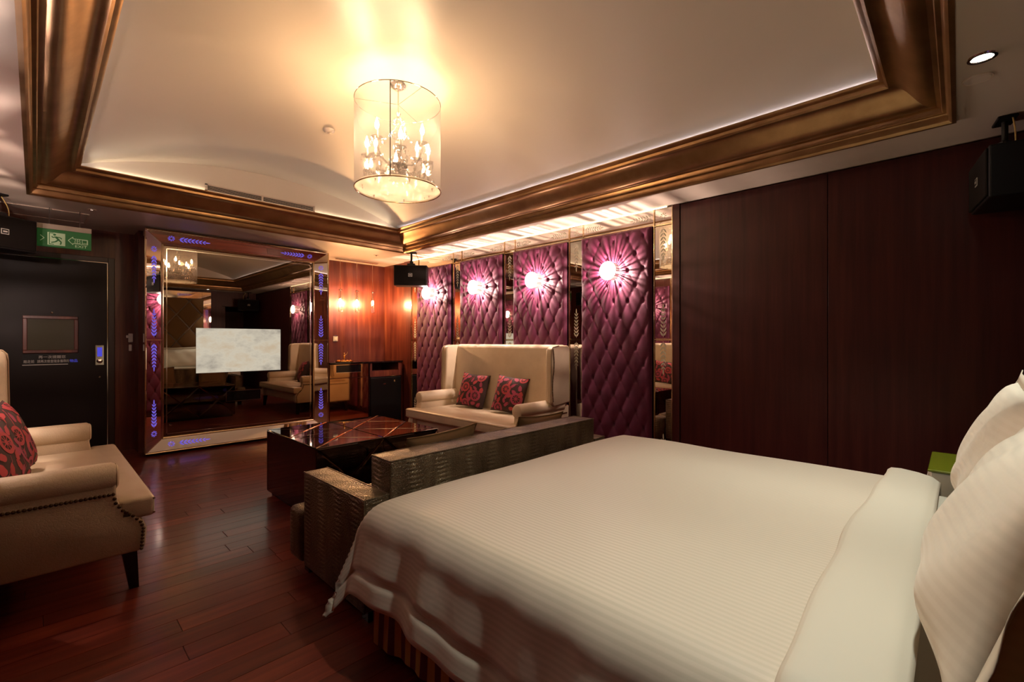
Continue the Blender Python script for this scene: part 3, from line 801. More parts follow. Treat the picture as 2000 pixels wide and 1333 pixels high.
# ------------------------------------------------------------------ coffee table
def table():
    x0, x1, y0, y1, z = 1.30, 2.30, 3.07, 4.02, .525
    root = empty('coffee_table', (1.8, 3.55, 0)); tag(root, 'low black mirrored coffee table with triangle panes, in front of the crocodile sofa', 'coffee table')
    MB().box(x0+.006, x1-.006, y0+.006, y1-.006, .03, z-.006).build('body', M['black_lacquer'], root)
    MB().box(x0+.03, x1-.03, y0+.03, y1-.03, 0, .03).build('plinth', M['dark_leg'], root)
    def tri(P3, nrm, mat):
        c_ = sum((Vector(p) for p in P3), Vector())/3; n_ = Vector(nrm)
        def inset(p, d):
            v = c_-Vector(p); return Vector(p)+v.normalized()*d
        lo = [inset(p, .002) for p in P3]; mi = [inset(p, .003)+n_*.003 for p in P3]; hi = [inset(p, .022)+n_*.006 for p in P3]
        MB().add(lo+mi+hi, [(0, 1, 4, 3), (1, 2, 5, 4), (2, 0, 3, 5), (3, 4, 7, 6), (4, 5, 8, 7), (5, 3, 6, 8), (6, 7, 8)]).build('mirror_pane', mat, root)
    def quadcell(a, b, c_, d, nrm, mat):
        A, B, C_, D = map(Vector, (a, b, c_, d)); m = (A+B+C_+D)/4
        for p, q in ((A, B), (B, C_), (C_, D), (D, A)): tri([p, q, m], nrm, mat)
    xm, ym = (x0+x1)/2, (y0+y1)/2
    for xa, xb in ((x0, xm), (xm, x1)):
        for ya, yb in ((y0, ym), (ym, y1)):
            quadcell((xa, ya, z-.006), (xb, ya, z-.006), (xb, yb, z-.006), (xa, yb, z-.006), (0, 0, 1), M['table_mirror'])
        quadcell((xa, y0+.006, .04), (xb, y0+.006, .04), (xb, y0+.006, z-.008), (xa, y0+.006, z-.008), (0, -1, 0), M['table_mirror'])
        quadcell((xa, y1-.006, .04), (xb, y1-.006, .04), (xb, y1-.006, z-.008), (xa, y1-.006, z-.008), (0, 1, 0), M['table_mirror'])
    MB().rbox(x0, x0+.006, y0+.01, y1-.01, .035, z-.008, .002, 1).build('side_pane', M['black_lacquer'], root)
    MB().rbox(x1-.006, x1, y0+.01, y1-.01, .035, z-.008, .002, 1).build('side_pane', M['black_lacquer'], root)
table()

# ------------------------------------------------------------------ crocodile sofa
def croc_sofa():
    x0, x1 = .975, 2.845
    root = empty('crocodile_sofa', (1.9, 2.2, 0)); tag(root, 'low bronze crocodile leather sofa standing at the foot of the bed', 'sofa')
    C = M['crocodile_leather']
    MB().rbox(x0+.02, x1-.02, 1.84, 2.60, .065, .22, .015).build('base', C, root, True)
    MB().rbox(x0+.13, x1-.13, 1.83, 2.005, .08, .70, .014).build('backrest', C, root, True)
    for a, b in ((x0, x0+.128), (x1-.128, x1)):
        ar = MB().rbox(a, b, 1.825, 2.465, .065, .557, .014).build('arm', C, root, True)
        MB().tube([(a+.004, 1.829, .554), (b-.004, 1.829, .554), (b-.004, 2.461, .554), (a+.004, 2.461, .554), (a+.004, 1.829, .554)], .0045, 6).build('piping', C, ar)
        MB().tube([(a+.003, 1.828, .07), (a+.003, 1.828, .553)], .004, 6).build('piping', C, ar)
    bx = MB().tube([(x0+.134, 1.834, .697), (x1-.134, 1.834, .697), (x1-.134, 2.001, .697), (x0+.134, 2.001, .697), (x0+.134, 1.834, .697)], .0045, 6).build('piping', C, root)
    xm = (x0+x1)/2
    MB().rbox(x0-.01, x0+.135, 2.475, 2.64, .07, .345, .03).build('seat_end', C, root, True)
    MB().rbox(x1-.135, x1+.01, 2.475, 2.64, .07, .345, .03).build('seat_end', C, root, True)
    for a, b in ((x0+.14, xm-.003), (xm+.003, x1-.14)):
        MB().rbox(a, b, 2.01, 2.64, .215, .36, .03).build('seat_cushion', C, root, True)
    for xx in (x0+.07, x1-.07):
        for yy in (1.89, 2.52): MB().rbox(xx-.03, xx+.03, yy-.03, yy+.03, 0, .07, .004, 1).build('foot', M['dark_leg'], root)
croc_sofa()
for (xc, tilt, roll, lab, zc) in ((1.585, 22, -3, 'brown velvet cushion near the open end of the crocodile sofa', .555), (2.41, 20, 2, 'brown velvet cushion farther along the crocodile sofa, towards the purple wall', .545)):
    root = empty('velvet_cushion', (xc, 2.125, zc)); root.rotation_euler = face_rot(90, tilt, roll)
    tag(root, lab, 'cushion', 'brown velvet cushions'); put('cushion_cover', cushion_mesh(.235, .205, .07), M['brown_velvet'], root)
    MB().tube([pillow_pt(math.copysign(min(1, abs(c_)), c_), math.copysign(min(1, abs(d)), d), .235, .205, .07, 1)[:2]+(0,) for c_, d in [(-1+.2*i, -1) for i in range(11)]+[(1, -1+.2*i) for i in range(1, 11)]+[(1-.2*i, 1) for i in range(1, 11)]+[(-1, 1-.2*i) for i in range(1, 11)]], .004, 6).build('piping', M['brown_velvet'], root, world=False)

# ------------------------------------------------------------------ bed
BX0, BX1, BY0, BY1, BZ = .955, 2.845, -.245, 1.70, .555
def bed():
    root = empty('bed', (1.9, .7, 0)); tag(root, 'wide double bed with a gold and burgundy striped skirt', 'bed')
    MB().rbox(BX0+.03, BX1-.03, BY0, BY1-.03, .05, .30, .02).build('box_base', M['dark_leg'], root, True)
    MB().rbox(BX0+.01, BX1-.01, BY0, BY1-.01, .305, BZ, .06, 4).build('mattress', M['plain_cotton'], root, True)
    # pleated skirt round left side, foot, right side
    path = [(BX0, BY0), (BX0, BY1), (BX1, BY1), (BX1, BY0)]
    pts = []; acc = 0
    for (a, b) in zip(path[:-1], path[1:]):
        d = math.hypot(b[0]-a[0], b[1]-a[1]); n = int(d/.012); nx, ny = (b[1]-a[1])/d, -(b[0]-a[0])/d
        for k in range(n):
            t = k/n; s_ = acc+d*t; e = min(t, 1-t)*d
            pts.append((a[0]+(b[0]-a[0])*t, a[1]+(b[1]-a[1])*t, -nx, -ny, s_, min(1, e/.08)))
        acc += d
    v = []; fs = []; nz = 8
    for (x, y, nx, ny, s_, e) in pts:
        for j in range(nz+1):
            t = j/nz; off = .002+.016*t*(.6+.4*math.sin(s_*21+.8*math.sin(s_*7)))*e+.004*t*math.sin(s_*60)
            if e < 1: off += .012*t*(1-e)
            v.append((x+nx*off, y+ny*off, .34-.29*t+(.012*math.sin(s_*9) if j == nz else 0)))
    W = nz+1
    for i in range(len(pts)-1):
        for j in range(nz): fs.append((i*W+j, (i+1)*W+j, (i+1)*W+j+1, i*W+j+1))
    o = MB().add(v, fs).build('bed_skirt', M['striped_skirt'], root, True, 180)
    uv = o.data.uv_layers.new(name='UVMap'); 
    for p in o.data.polygons:
        for li in p.loop_indices:
            vi = o.data.loops[li].vertex_index; uv.data[li].uv = (pts[vi//W][4], (vi % W)/nz)
    for xx in (BX0+.1, BX1-.1):
        for yy in (BY0+.1, BY1-.1): MB().lathe([(.022, 0), (.028, .052)], (xx, yy, 0), 12).build('foot', M['dark_leg'], root)
bed()

def duvet():
    TOP = .585; r = .10; ov = .285
    X0, X1, Y1 = BX0-.05, BX1+.035, BY1+.03
    ny0 = .10
    ns, nt_ = 150, 120
    W = (X1-X0)+2*ov
    FT = .30                                      # overhang at the foot
    Ltot = (Y1-ny0)+FT
    seam = .085
    def drop(a):                                   # arc distance past the edge -> (outward, down)
        if a <= 0: return 0, 0
        q = a/r
        if q < math.pi/2: return r*math.sin(q), r*(1-math.cos(q))
        return r+.24*(a-r*math.pi/2), r+.97*(a-r*math.pi/2)
    verts = []; uvs = []
    for j in range(nt_+1):
        tl = ny0+Ltot*j/nt_
        for i in range(ns+1):
            sl = X0-ov+W*i/ns
            ax = max(X0+r-sl, sl-(X1-r), 0); sx = -1 if sl < (X0+X1)/2 else 1
            ay = max(tl-(Y1-r), 0)
            ox, dx = drop(ax); oy, dy = drop(ay)
            x = min(max(sl, X0+r), X1-r)+sx*ox; y = min(tl, Y1-r)+oy
            if ax > 0 and ay > 0:                  # corner: cloth hangs in a fold that points outwards
                k = min(ax, ay)
                dz = max(dx, dy)+.35*min(dx, dy)
                dz = min(dz, .33+.10*min(1, k/.3))
                out = min(.06, .22*max(0, k-r))
                x += sx*out; y += out*.25
            else: dz = max(dx, dy)
            # loose filling
            ix = min(1, max(0, (x-X0)/.5))*min(1, max(0, (X1-x)/.5)); iy = min(1, max(0, (Y1-y)/.4))
            pu = .03*math.sqrt(max(ix*iy, 0))+.008*math.sin(x*4.2+y*2.1)*math.sin(y*3.4+1)*min(1, ix*3)
            pu += .012*math.sqrt(max(0, min(1, ix*4)))*math.exp(-((y-Y1+.45)/.22)**2)*.6
            z = TOP+pu-dz
            # hanging folds
            hang = min(1, max(dx, dy)/.25)
            fold = .011*hang*(math.sin(y*13+1.5*math.sin(y*4))+.5*math.sin(y*29+x*3)) if dx >= dy else .004*hang*math.sin(x*17+2*math.sin(x*3))
            if dx >= dy: x += sx*fold
            else: y += fold
            if dx >= dy: z += .018*hang*math.sin(y*5.1+.6)
            # fine gathers over the edge
            if 0 < ax < .25 and ay == 0: z += .0025*math.sin(y*85)*math.exp(-((y-1.38)/.13)**2)*math.sin(math.pi*ax/.25)
            # flange seam
            e_ = ov-ax+r if ax > 0 else 9
            last = min(abs((W/2-abs(sl-(X0+X1)/2))-seam), abs((ny0+Ltot-tl)-seam))
            if last < .016:
                kk = (1-last/.016)
                if dx >= dy: x -= sx*.012*kk
                else: y -= .012*kk
            y = min(y, 1.80 if x > .95 else 1.83)
            verts.append((x, y, z)); uvs.append((sl, tl))
    Wn = ns+1
    fs = [(j*Wn+i, j*Wn+i+1, (j+1)*Wn+i+1, (j+1)*Wn+i) for j in range(nt_) for i in range(ns)]
    root = empty('duvet', (1.9, .7, 0)); tag(root, 'white satin striped duvet spread over the bed', 'duvet')
    o = MB().add(verts, fs).build('cover', M['duvet_cotton'], root, True, 180)
    uv = o.data.uv_layers.new(name='UVMap')
    for p in o.data.polygons:
        for li in p.loop_indices: uv.data[li].uv = uvs[o.data.loops[li].vertex_index]
    sm = o.modifiers.new('thick', 'SOLIDIFY'); sm.thickness = .008; sm.offset = -1
    # turned back top edge: a soft roll across the bed
    def fold(u, v):
        sl = X0-.36+(X1-X0+.72)*u
        ax = max(X0+r-sl, sl-(X1-r), 0); sx = -1 if sl < (X0+X1)/2 else 1
        ox, dx = drop(ax); x = min(max(sl, X0+r), X1-r)+sx*(ox+.012)
        prof_ = [(.06, .001), (.09, .02), (.14, .030), (.20, .036), (.238, .034), (.252, .024), (.256, .010), (.25, .000)]
        k = v*(len(prof_)-1); a = int(min(k, len(prof_)-2)); t = k-a
        yy = prof_[a][0]+(prof_[a+1][0]-prof_[a][0])*t; zz = prof_[a][1]+(prof_[a+1][1]-prof_[a][1])*t
        wv = .010*math.sin(sl*4.3)+.006*math.sin(sl*11)
        ix = min(1, max(0, (x-X0)/.5))*min(1, max(0, (X1-x)/.5))
        return (x-sx*(0 if ax == 0 else -zz*.6), yy+wv*v, TOP+.012+.03*math.sqrt(max(0, ix))*.9+zz-dx)
    t = MB().grid(fold, 120, 21).build('turned_edge', M['plain_cotton'], root, True, 180)
    sm = t.modifiers.new('thick', 'SOLIDIFY'); sm.thickness = .006; sm.offset = -1
duvet()

def bed_pillow(loc, rot, a, b, th, lab, seed):
    root = empty('bed_pillow', loc); root.rotation_euler = rot; tag(root, lab, 'pillow', 'white bed pillows')
    me = cushion_mesh(a, b, th, 40, True)
    rnd = random.Random(seed)
    for v in me.vertices:
        x, y, z = v.co; s = 1 if z >= 0 else -1
        k = min(1, abs(z)/.03)
        v.co.z += s*k*(.010*math.sin(x*9+seed)*math.sin(y*7+seed*2)+.005*math.sin(x*23-y*17))
        # heavier lower half
        v.co.z *= 1+.22*(-y/b)
    put('pillowcase', me, M['pillow_cotton'], root)
    # flat flange round the case
    def fl(u, v):
        n = 40; q = u*4; e = int(q) % 4; t = q-int(q)
        c_ = [(-1, -1), (1, -1), (1, 1), (-1, 1), (-1, -1)]
        uu = c_[e][0]+(c_[e+1][0]-c_[e][0])*t; vv = c_[e][1]+(c_[e+1][1]-c_[e][1])*t
        x, y, _ = pillow_pt(uu, vv, a, b, th, 1); g = 1+v*.045/a; g2 = 1+v*.045/b
        return (x*g, y*g2, .006*v*math.sin(u*70+seed)+.001)
    f = MB().grid(fl, 120, 2, True).build('pillow_flange', M['plain_cotton'], root, True, 180, world=False)
    sm = f.modifiers.new('thick', 'SOLIDIFY'); sm.thickness = .003
bed_pillow((1.44, -.095, .84), face_rot(86, 18, 2), .43, .24, .112, 'white bed pillow nearest the camera, leaning on the headboard', 1)
bed_pillow((2.36, -.115, .84), face_rot(92, 16, -2), .39, .235, .10, 'white bed pillow on the far side of the bed beside the green nightstand', 2)

# headboard: diamond pads in a mirror frame on the back wall (seen in the television mirror)
def headboard():
    x0, x1, z0, z1 = .75, 2.78, .30, 2.24
    root = empty('headboard', (1.8, BY, 0)); tag(root, 'tall brown diamond padded headboard, seen reflected in the television mirror', 'headboard')
    MB().box(x0, x1, BY+.002, BY+.17, z0, z1).build('backing', M['dark_leg'], root)
    cw, ch = .50, .62
    def clip(poly):
        def cl(pts, ins, inter):
            out = []
            for i in range(len(pts)):
                p, q = pts[i], pts[(i+1) % len(pts)]
                if ins(p): out.append(p)
                if ins(p) != ins(q): out.append(inter(p, q))
            return out
        for ax, lim, sg in ((0, x0+.006, 1), (0, x1-.006, -1), (1, z0+.006, 1), (1, z1-.006, -1)):
            if not poly: break
            def inter(p, q, ax=ax, lim=lim): t = (lim-p[ax])/(q[ax]-p[ax]); return (p[0]+(q[0]-p[0])*t, p[1]+(q[1]-p[1])*t)
            poly = cl(poly, lambda p: (p[ax]-lim)*sg >= 0, inter)
        return poly
    for i in range(-1, 6):
        for j in range(-1, 8):
            cx = x0+i*cw+(cw/2 if j % 2 else 0); cz = z0+j*ch/2
            g = .012
            pl = clip([(cx-cw/2+g, cz), (cx, cz-ch/2+g), (cx+cw/2-g, cz), (cx, cz+ch/2-g)])
            if len(pl) < 3: continue
            mx = sum(p[0] for p in pl)/len(pl); mz = sum(p[1] for p in pl)/len(pl); k = len(pl)
            v = [(p[0], BY+.17, p[1]) for p in pl]+[(mx+(p[0]-mx)*.97, BY+.185, mz+(p[1]-mz)*.97) for p in pl]+[(mx+(p[0]-mx)*.8, BY+.2, mz+(p[1]-mz)*.8) for p in pl]
            f = [tuple(range(2*k, 3*k))]+[(a*k+n, a*k+(n+1) % k, (a+1)*k+(n+1) % k, (a+1)*k+n) for a in (0, 1) for n in range(k)]
            MB().add(v, f).build('diamond_pad', M['brown_velvet'], root, True, 50)
    for b in ((x0-.19, x0, z0, z1+.17), (x1, x1+.19, z0, z1+.17)):
        fr = MB().box(b[0]+.004, b[1]-.004, BY+.002, BY+.03, b[2], b[3]).build('mirror_border', M['mirror'], root)
        for zz, s in ((2.0, -1), (1.2, 1)):
            m_ = MB()
            for p in SPRIG: m_.prism(p, lambda u, v, n: ((b[0]+b[1])/2+u, BY+.0303+.001*n, zz+s*v))
            m_.build('lit_sprig', M['blue_etched'], fr)
    fr = MB().box(x0, x1, BY+.002, BY+.03, z1+.004, z1+.17).build('mirror_border', M['mirror'], root)
    m_ = MB()
    for p in SPRIG: m_.prism(p, lambda u, v, n: (x1-.5+v, BY+.0303+.001*n, z1+.09+u))
    m_.build('lit_sprig', M['blue_etched'], fr)
headboard()

# nightstand with green glass top
def nightstand():
    root = empty('nightstand', (3.2, -.15, 0)); tag(root, 'white nightstand with a green glass top behind the bed pillows', 'nightstand')
    MB().rbox(2.985, 3.46, -.40, .10, .05, .612, .004, 1).build('cabinet', M['white_lacquer'], root)
    MB().rbox(2.975, 3.47, -.41, .11, .614, .626, .003, 1).build('glass_top', M['green_top'], root)
    d = MB().rbox(3.01, 3.43, .10, .114, .33, .59, .003, 1).build('drawer', M['white_lacquer'], root)
    MB().tube([(3.12, .125, .46), (3.28, .125, .46)], .006, 8).build('handle', M['chrome'], d)
    d = MB().rbox(3.01, 3.43, .10, .114, .08, .315, .003, 1).build('drawer', M['white_lacquer'], root)
    MB().tube([(3.12, .125, .2), (3.28, .125, .2)], .006, 8).build('handle', M['chrome'], d)
    MB().box(3.01, 3.43, -.38, .08, 0, .05).build('plinth', M['dark_leg'], root)
nightstand()

# ------------------------------------------------------------------ door, sign, switches
def door():
    root = empty('door_1', (.1, FY, 0)); tag(root, kind='structure')
    L_, R_ = -.41, .555
    MB().rbox(L_, R_, FY-.025, FY, .01, 2.10, .003, 1).build('door_leaf', M['black_door'], root)
    for b in ((R_+.004, R_+.06, 0, 2.16), (L_-.06, L_-.004, 0, 2.16), (L_-.004, R_+.004, 2.105, 2.16)):
        MB().rbox(b[0], b[1], FY-.035, FY, b[2], b[3], .004, 1).build('door_jamb', M['jamb'], root)
    MB().box(R_-.004, R_+.003, FY-.032, FY-.02, 0, 2.10).build('edge_strip', M['chrome'], root)
    MB().box(L_, R_, FY-.032, FY-.02, 2.098, 2.105).build('edge_strip', M['chrome'], root)
    x0, x1, z0, z1 = -.09, .318, 1.115, 1.50
    fr = empty('notice_frame', (0, 0, 0)); fr.parent = root
    gp = MB().box(x0+.03, x1-.03, FY-.034, FY-.026, z0+.03, z1-.03).build('notice_glass', M['bronze_mirror'], fr)
    gp.data.materials[0] = M['notice_glass']
    for b in ((x0, x1, z1-.032, z1), (x0, x1, z0, z0+.032), (x0, x0+.032, z0+.032, z1-.032), (x1-.032, x1, z0+.032, z1-.032)):
        MB().rbox(b[0], b[1], FY-.045, FY-.025, b[2], b[3], .004, 1).build('frame_bar', M['wall_wood'], fr)
    pl = MB().box(-.093, .327, FY-.029, FY-.025, .995, 1.105).build('notice_plate', M['black_plastic'], root)
    MB().box(-.093, .24, FY-.031, FY-.028, .992, 1.0).build('plate_edge', M['notice_white'], pl)
    text('再一次提醒您', .034, (.02, FY-.0305, 1.062), M['notice_white'], pl, .20)
    text('離走前', .034, (-.085, FY-.0305, 1.018), M['notice_white'], pl, .075)
    text('請再次檢查隨身攜帶的', .034, (.012, FY-.0305, 1.018), M['notice_white'], pl, .235)
    text('物品', .034, (.252, FY-.0305, 1.018), M['notice_blue'], pl, .06)
    lk = MB().rbox(.452, .528, FY-.035, FY-.025, .975, 1.195, .004, 1).build('lock_plate', M['chrome'], root)
    MB().box(.470, .510, FY-.037, FY-.034, 1.07, 1.17).build('lock_display', M['lock_blue'], lk)
    MB().lathe([(0, FY-.075), (.02, FY-.07), (.024, FY-.055), (.012, FY-.045), (.012, FY-.034)], (.49, 0, 1.02), 16, 'y').build('knob', M['chrome'], lk, True)
    MB().lathe([(0, FY-.030), (.008, FY-.029), (.008, FY-.025)], (.49, 0, .845), 10, 'y').build('peep_cap', M['chrome'], root)
    MB().lathe([(0, FY-.040), (.01, FY-.036), (.012, FY-.025)], (.118, 0, 1.535), 12, 'y').build('door_viewer', M['chrome'], root)
def text(body, size, loc, mat, parent, width=None, rot=(math.pi/2, 0, 0), ext=.0006, name='lettering'):
    cu = bpy.data.curves.new(name, 'FONT'); cu.body = body; cu.size = size; cu.extrude = ext; cu.resolution_u = 2
    o = bpy.data.objects.new('tmp_text', cu); COL.objects.link(o)
    dg = bpy.context.evaluated_depsgraph_get(); dg.update()
    me = bpy.data.meshes.new_from_object(o.evaluated_get(dg)); bpy.data.objects.remove(o)
    xs = [v.co.x for v in me.vertices]; 
    k = width/(max(xs)-min(xs)) if width and xs else 1
    t = bpy.data.objects.new(name, me); COL.objects.link(t); me.materials.clear(); me.materials.append(mat)
    t.parent = parent; t.location = Vector(loc)-parent_loc(parent); t.rotation_euler = rot; t.scale = (k, 1, 1)
    return t
pbr('notice_glass', (.07, .065, .045), .12, spec=.8)
pbr('lock_blue', (.05, .05, .4), .3, emit=(.1, .1, 1), es=.5)
door()

def exit_sign():
    x0, x1, y, z0, z1 = .008, .372, 5.95, 2.10, 2.262
    root = empty('exit_sign', ((x0+x1)/2, y, z0)); tag(root, 'green hanging exit sign with running figure in front of the door', 'sign')
    MB().rbox(x0, x1, y, y+.03, z0, z1, .003, 1).build('sign_plate', M['sign_green'], root)
    MB().box(x0, x1, y-.004, y+.034, z1, z1+.045).build('top_rail', M['sign_frame'], root)
    for xx in (x0+.08, x1-.08): MB().box(xx-.003, xx+.003, y+.012, y+.018, z1+.045, H).build('hanger', M['jamb'], root)
    W_ = M['sign_white']; e = y-.0012
    def flat(polys, name, mat, off=0):
        m_ = MB()
        for p in polys: m_.prism(p, lambda u, v, n: (u, e-off+(.0015+off)*n, v))
        return m_.build(name, mat, root)
    px0, px1, pz0, pz1 = .076, .192, 2.118, 2.232
    flat([[(px0, pz0), (px1, pz0), (px1, pz1), (px0, pz1)]], 'pictogram_panel', W_)
    G = M['sign_green']
    def stroke(p, q, w_):
        d = math.hypot(q[0]-p[0], q[1]-p[1]); nx, ny = -(q[1]-p[1])/d*w_/2, (q[0]-p[0])/d*w_/2
        return [(p[0]+nx, p[1]+ny), (q[0]+nx, q[1]+ny), (q[0]-nx, q[1]-ny), (p[0]-nx, p[1]-ny)]
    man = [stroke((.128, 2.196), (.150, 2.168), .015), stroke((.150, 2.168), (.166, 2.150), .011), stroke((.166, 2.150), (.160, 2.128), .010), stroke((.148, 2.170), (.128, 2.150), .011), stroke((.128, 2.150), (.100, 2.140), .010), stroke((.130, 2.195), (.110, 2.186), .008), stroke((.110, 2.186), (.104, 2.198), .008), stroke((.134, 2.194), (.158, 2.192), .008), stroke((.158, 2.192), (.170, 2.180), .008), [(.122+.010*math.cos(i*.785), 2.214+.010*math.sin(i*.785)) for i in range(8)], stroke((.088, 2.124), (.088, 2.226), .006), stroke((.085, 2.226), (.115, 2.226), .006), stroke((.085, 2.126), (.118, 2.126), .006)]
    flat(man, 'running_figure', G, .0012)
    arrow = [stroke((.212, 2.176), (.244, 2.212), .005), stroke((.212, 2.176), (.244, 2.14), .005), stroke((.244, 2.196), (.345, 2.196), .005), stroke((.345, 2.196), (.345, 2.152), .005), stroke((.244, 2.152), (.345, 2.152), .005), stroke((.244, 2.212), (.244, 2.196), .005), stroke((.244, 2.152), (.244, 2.14), .005)]
    flat(arrow, 'arrow_outline', W_)
    flat([stroke((.03, 2.20), (.055, 2.176), .005), stroke((.055, 2.176), (.03, 2.15), .005)], 'arrow_outline', W_)
    text('出口', .046, (.250, e, 2.159), W_, root, .088)
    text('EXIT', .034, (.256, e, 2.117), W_, root, .082)
exit_sign()
sw = MB().rbox(3.13, 3.20, FY-.012, FY, 1.235, 1.315, .004, 2).build('wall_switch', M['white_plastic']); tag(sw, 'small white wall switch on the reddish wood above the desk', 'switch')
MB().rbox(3.145, 3.185, FY-.017, FY-.010, 1.25, 1.30, .003, 1).build('rocker', M['white_plastic'], sw)
MB().box(3.142, 3.188, FY-.02, FY-.01, 1.315, 1.328).build('key_slot', M['chrome'], sw)
root = empty('wall_hook', (.75, FY, 1.14)); tag(root, 'pale metal door restraint screwed on wood between door and mirror', 'fitting')
MB().rbox(.735, .775, FY-.02, FY, 1.225, 1.325, .006, 2).build('upper_plate', M['white_plastic'], root)
MB().rbox(.715, .74, FY-.035, FY-.01, 1.275, 1.305, .004, 1).build('catch', M['white_plastic'], root)
MB().rbox(.738, .768, FY-.018, FY, 1.125, 1.20, .012, 2).build('lower_plate', M['white_plastic'], root)

# ------------------------------------------------------------------ speakers
def speaker_body(w_, h_, d, name='hanging_speaker'):
    """local: origin at the ceiling mount, front towards -y"""
    root = empty(name)
    zt = -.19; zb = zt-h_
    MB().rbox(-w_/2, w_/2, -.02, d-.02, zb, zt, .008, 2).build('cabinet', M['black_plastic'], root)
    MB().rbox(-w_/2+.012, w_/2-.012, -.032, -.018, zb+.012, zt-.012, .006, 2).build('grille', M['speaker_cloth'], root)
    bg = MB().box(-.026, .026, -.0345, -.031, (zt+zb)/2-.02, (zt+zb)/2+.024).build('badge', M['notice_white'], root)
    MB().box(-.021, .021, -.0358, -.034, (zt+zb)/2-.015, (zt+zb)/2+.019).build('badge_field', M['black_plastic'], bg)
    MB().box(-.014, .014, -.0368, -.0355, (zt+zb)/2-.004, (zt+zb)/2+.008).build('badge_mark', M['notice_white'], bg)
    MB().rbox(-.07, .07, .04, .12, -.016, 0, .004, 1).build('ceiling_plate', M['black_plastic'], root)
    MB().tube([(0, .08, -.016), (0, .08, -.15)], .014, 10).build('drop_rod', M['black_plastic'], root)
    MB().lathe([(.012, -.165), (.026, -.155), (.026, -.125), (.012, -.115)], (0, .08, 0), 12).build('swivel', M['black_plastic'], root)
    MB().box(-.05, .05, .03, .13, -.192, -.160).build('yoke', M['black_plastic'], root)
    MB().tube([(.05+.1*t+.02*math.sin(t*6), .1, -.01-.26*t-.03*math.sin(t*3)) for t in [i/10 for i in range(11)]], .0035, 5).build('cable', M['cable_yellow'], root)
    return root
sp = speaker_body(.445, .275, .22); sp.location = (3.55, 5.36, H); sp.rotation_euler = (0, 0, R(-42)); tag(sp, 'black loudspeaker hanging from the ceiling by the desk and pendant lamps', 'loudspeaker', 'hanging loudspeakers')
s2 = move_copy(sp, (3.70, -.10, H), R(-172)); tag(s2, 'black loudspeaker hanging in the dark corner above the bed head', 'loudspeaker', 'hanging loudspeakers')
s3 = move_copy(sp, (-.19, 5.62, H), R(32)); tag(s3, 'black loudspeaker hanging next to the green exit sign', 'loudspeaker', 'hanging loudspeakers')

# ------------------------------------------------------------------ desk, fridge, ornament
def desk():
    x0, x1, yf = 2.80, WX-.04, 6.2
    root = empty('bar_desk', (3.4, 6.5, 0)); tag(root, 'dark glossy bar desk with a mirrored cupboard under the pendant lamps', 'desk')
    MB().rbox(x0, x1, yf-.015, FY-.003, .915, .94, .004, 1).build('desk_top', M['black_lacquer'], root)
    MB().box(x0+.005, 3.395, yf+.02, FY-.005, .06, .915).build('cupboard', M['wall_wood'], root)
    MB().rbox(x0+.01, 3.39, yf+.008, yf+.02, .07, .715, .003, 1).build('cupboard_door', M['amber_mirror'], root)
    MB().rbox(x0+.01, 3.39, yf+.008, yf+.02, .722, .912, .003, 1).build('upper_front', M['amber_mirror'], root)
    MB().box(2.905, 3.27, yf+.004, yf+.012, .80, .90).build('open_slot', M['black_gloss'], root)
    MB().box(2.895, 3.28, yf+.002, yf+.012, .792, .80).build('slot_edge', M['chrome'], root)
    MB().box(3.398, 3.412, yf, FY-.005, .02, .915).build('divider', M['black_lacquer'], root)
    dr = MB().box(3.415, x1-.01, yf+.01, FY-.005, .715, .735).box(3.415, 3.45, yf+.01, FY-.005, .735, .912).box(x1-.07, x1-.01, yf+.01, FY-.005, .735, .912).box(3.45, x1-.07, FY-.1, FY-.005, .735, .912).build('open_drawer', M['wall_wood'], root)
    MB().box(3.45, x1-.07, yf+.008, yf+.02, .735, .80).build('drawer_lip', M['wall_wood'], dr)
    MB().box(3.44, x1-.06, yf+.004, yf+.012, .80, .806).build('lip_edge', M['chrome'], dr)
    MB().box(3.415, x1-.01, yf+.002, yf+.012, .708, .714).build('lower_edge', M['chrome'], root)
    MB().box(x1-.01, x1, yf+.01, FY-.005, 0, .915).build('end_panel', M['wall_wood'], root)
    MB().box(x0+.03, 3.39, yf+.05, FY-.01, 0, .06).build('plinth', M['dark_leg'], root)
    g = MB().lathe([(.022, .806), (.028, .86), (.026, .86), (.02, .812), (0, .81)], (3.50, yf+.06, -.07), 14).build('glass_tumbler', M['clear_glass'], None, True); tag(g, 'small clear glass tumbler standing in the open desk drawer', 'glass')
    fr = empty('mini_fridge', (3.66, 6.5, 0)); tag(fr, 'small black fridge standing under the open desk drawer', 'fridge')
    MB().rbox(3.425, x1-.02, yf+.05, FY-.06, .02, .70, .006, 1).build('fridge_body', M['black_plastic'], fr)
    d = MB().rbox(3.425, x1-.02, yf+.005, yf+.048, .03, .70, .01, 2).build('fridge_door', M['black_fridge'], fr)
    MB().lathe([(.024, 0), (.024, -.002), (.018, -.003), (0, -.003)], (0, 0, 0), 20, 'y').build('emblem', M['bronze_mirror'], d, world=False).scale = (1, 1, .45)
    d.children[0].location = Vector((3.655, yf+.005, .595))-parent_loc(fr)
    MB().rbox(3.812, 3.832, yf, yf+.006, .618, .648, .004, 1).build('lock', M['chrome'], d)
    for xx in (3.46, x1-.06): MB().box(xx, xx+.03, yf+.1, yf+.13, 0, .022).build('foot', M['black_plastic'], fr)
pbr('amber_mirror', (.62, .40, .2), .05, 1)
pbr('black_fridge', (.004, .004, .004), .3)
desk()
tr = empty('gold_ornament', (3.08, 6.33, .94)); tag(tr, 'gilded dancer ornament on a round tray on the bar desk', 'ornament')
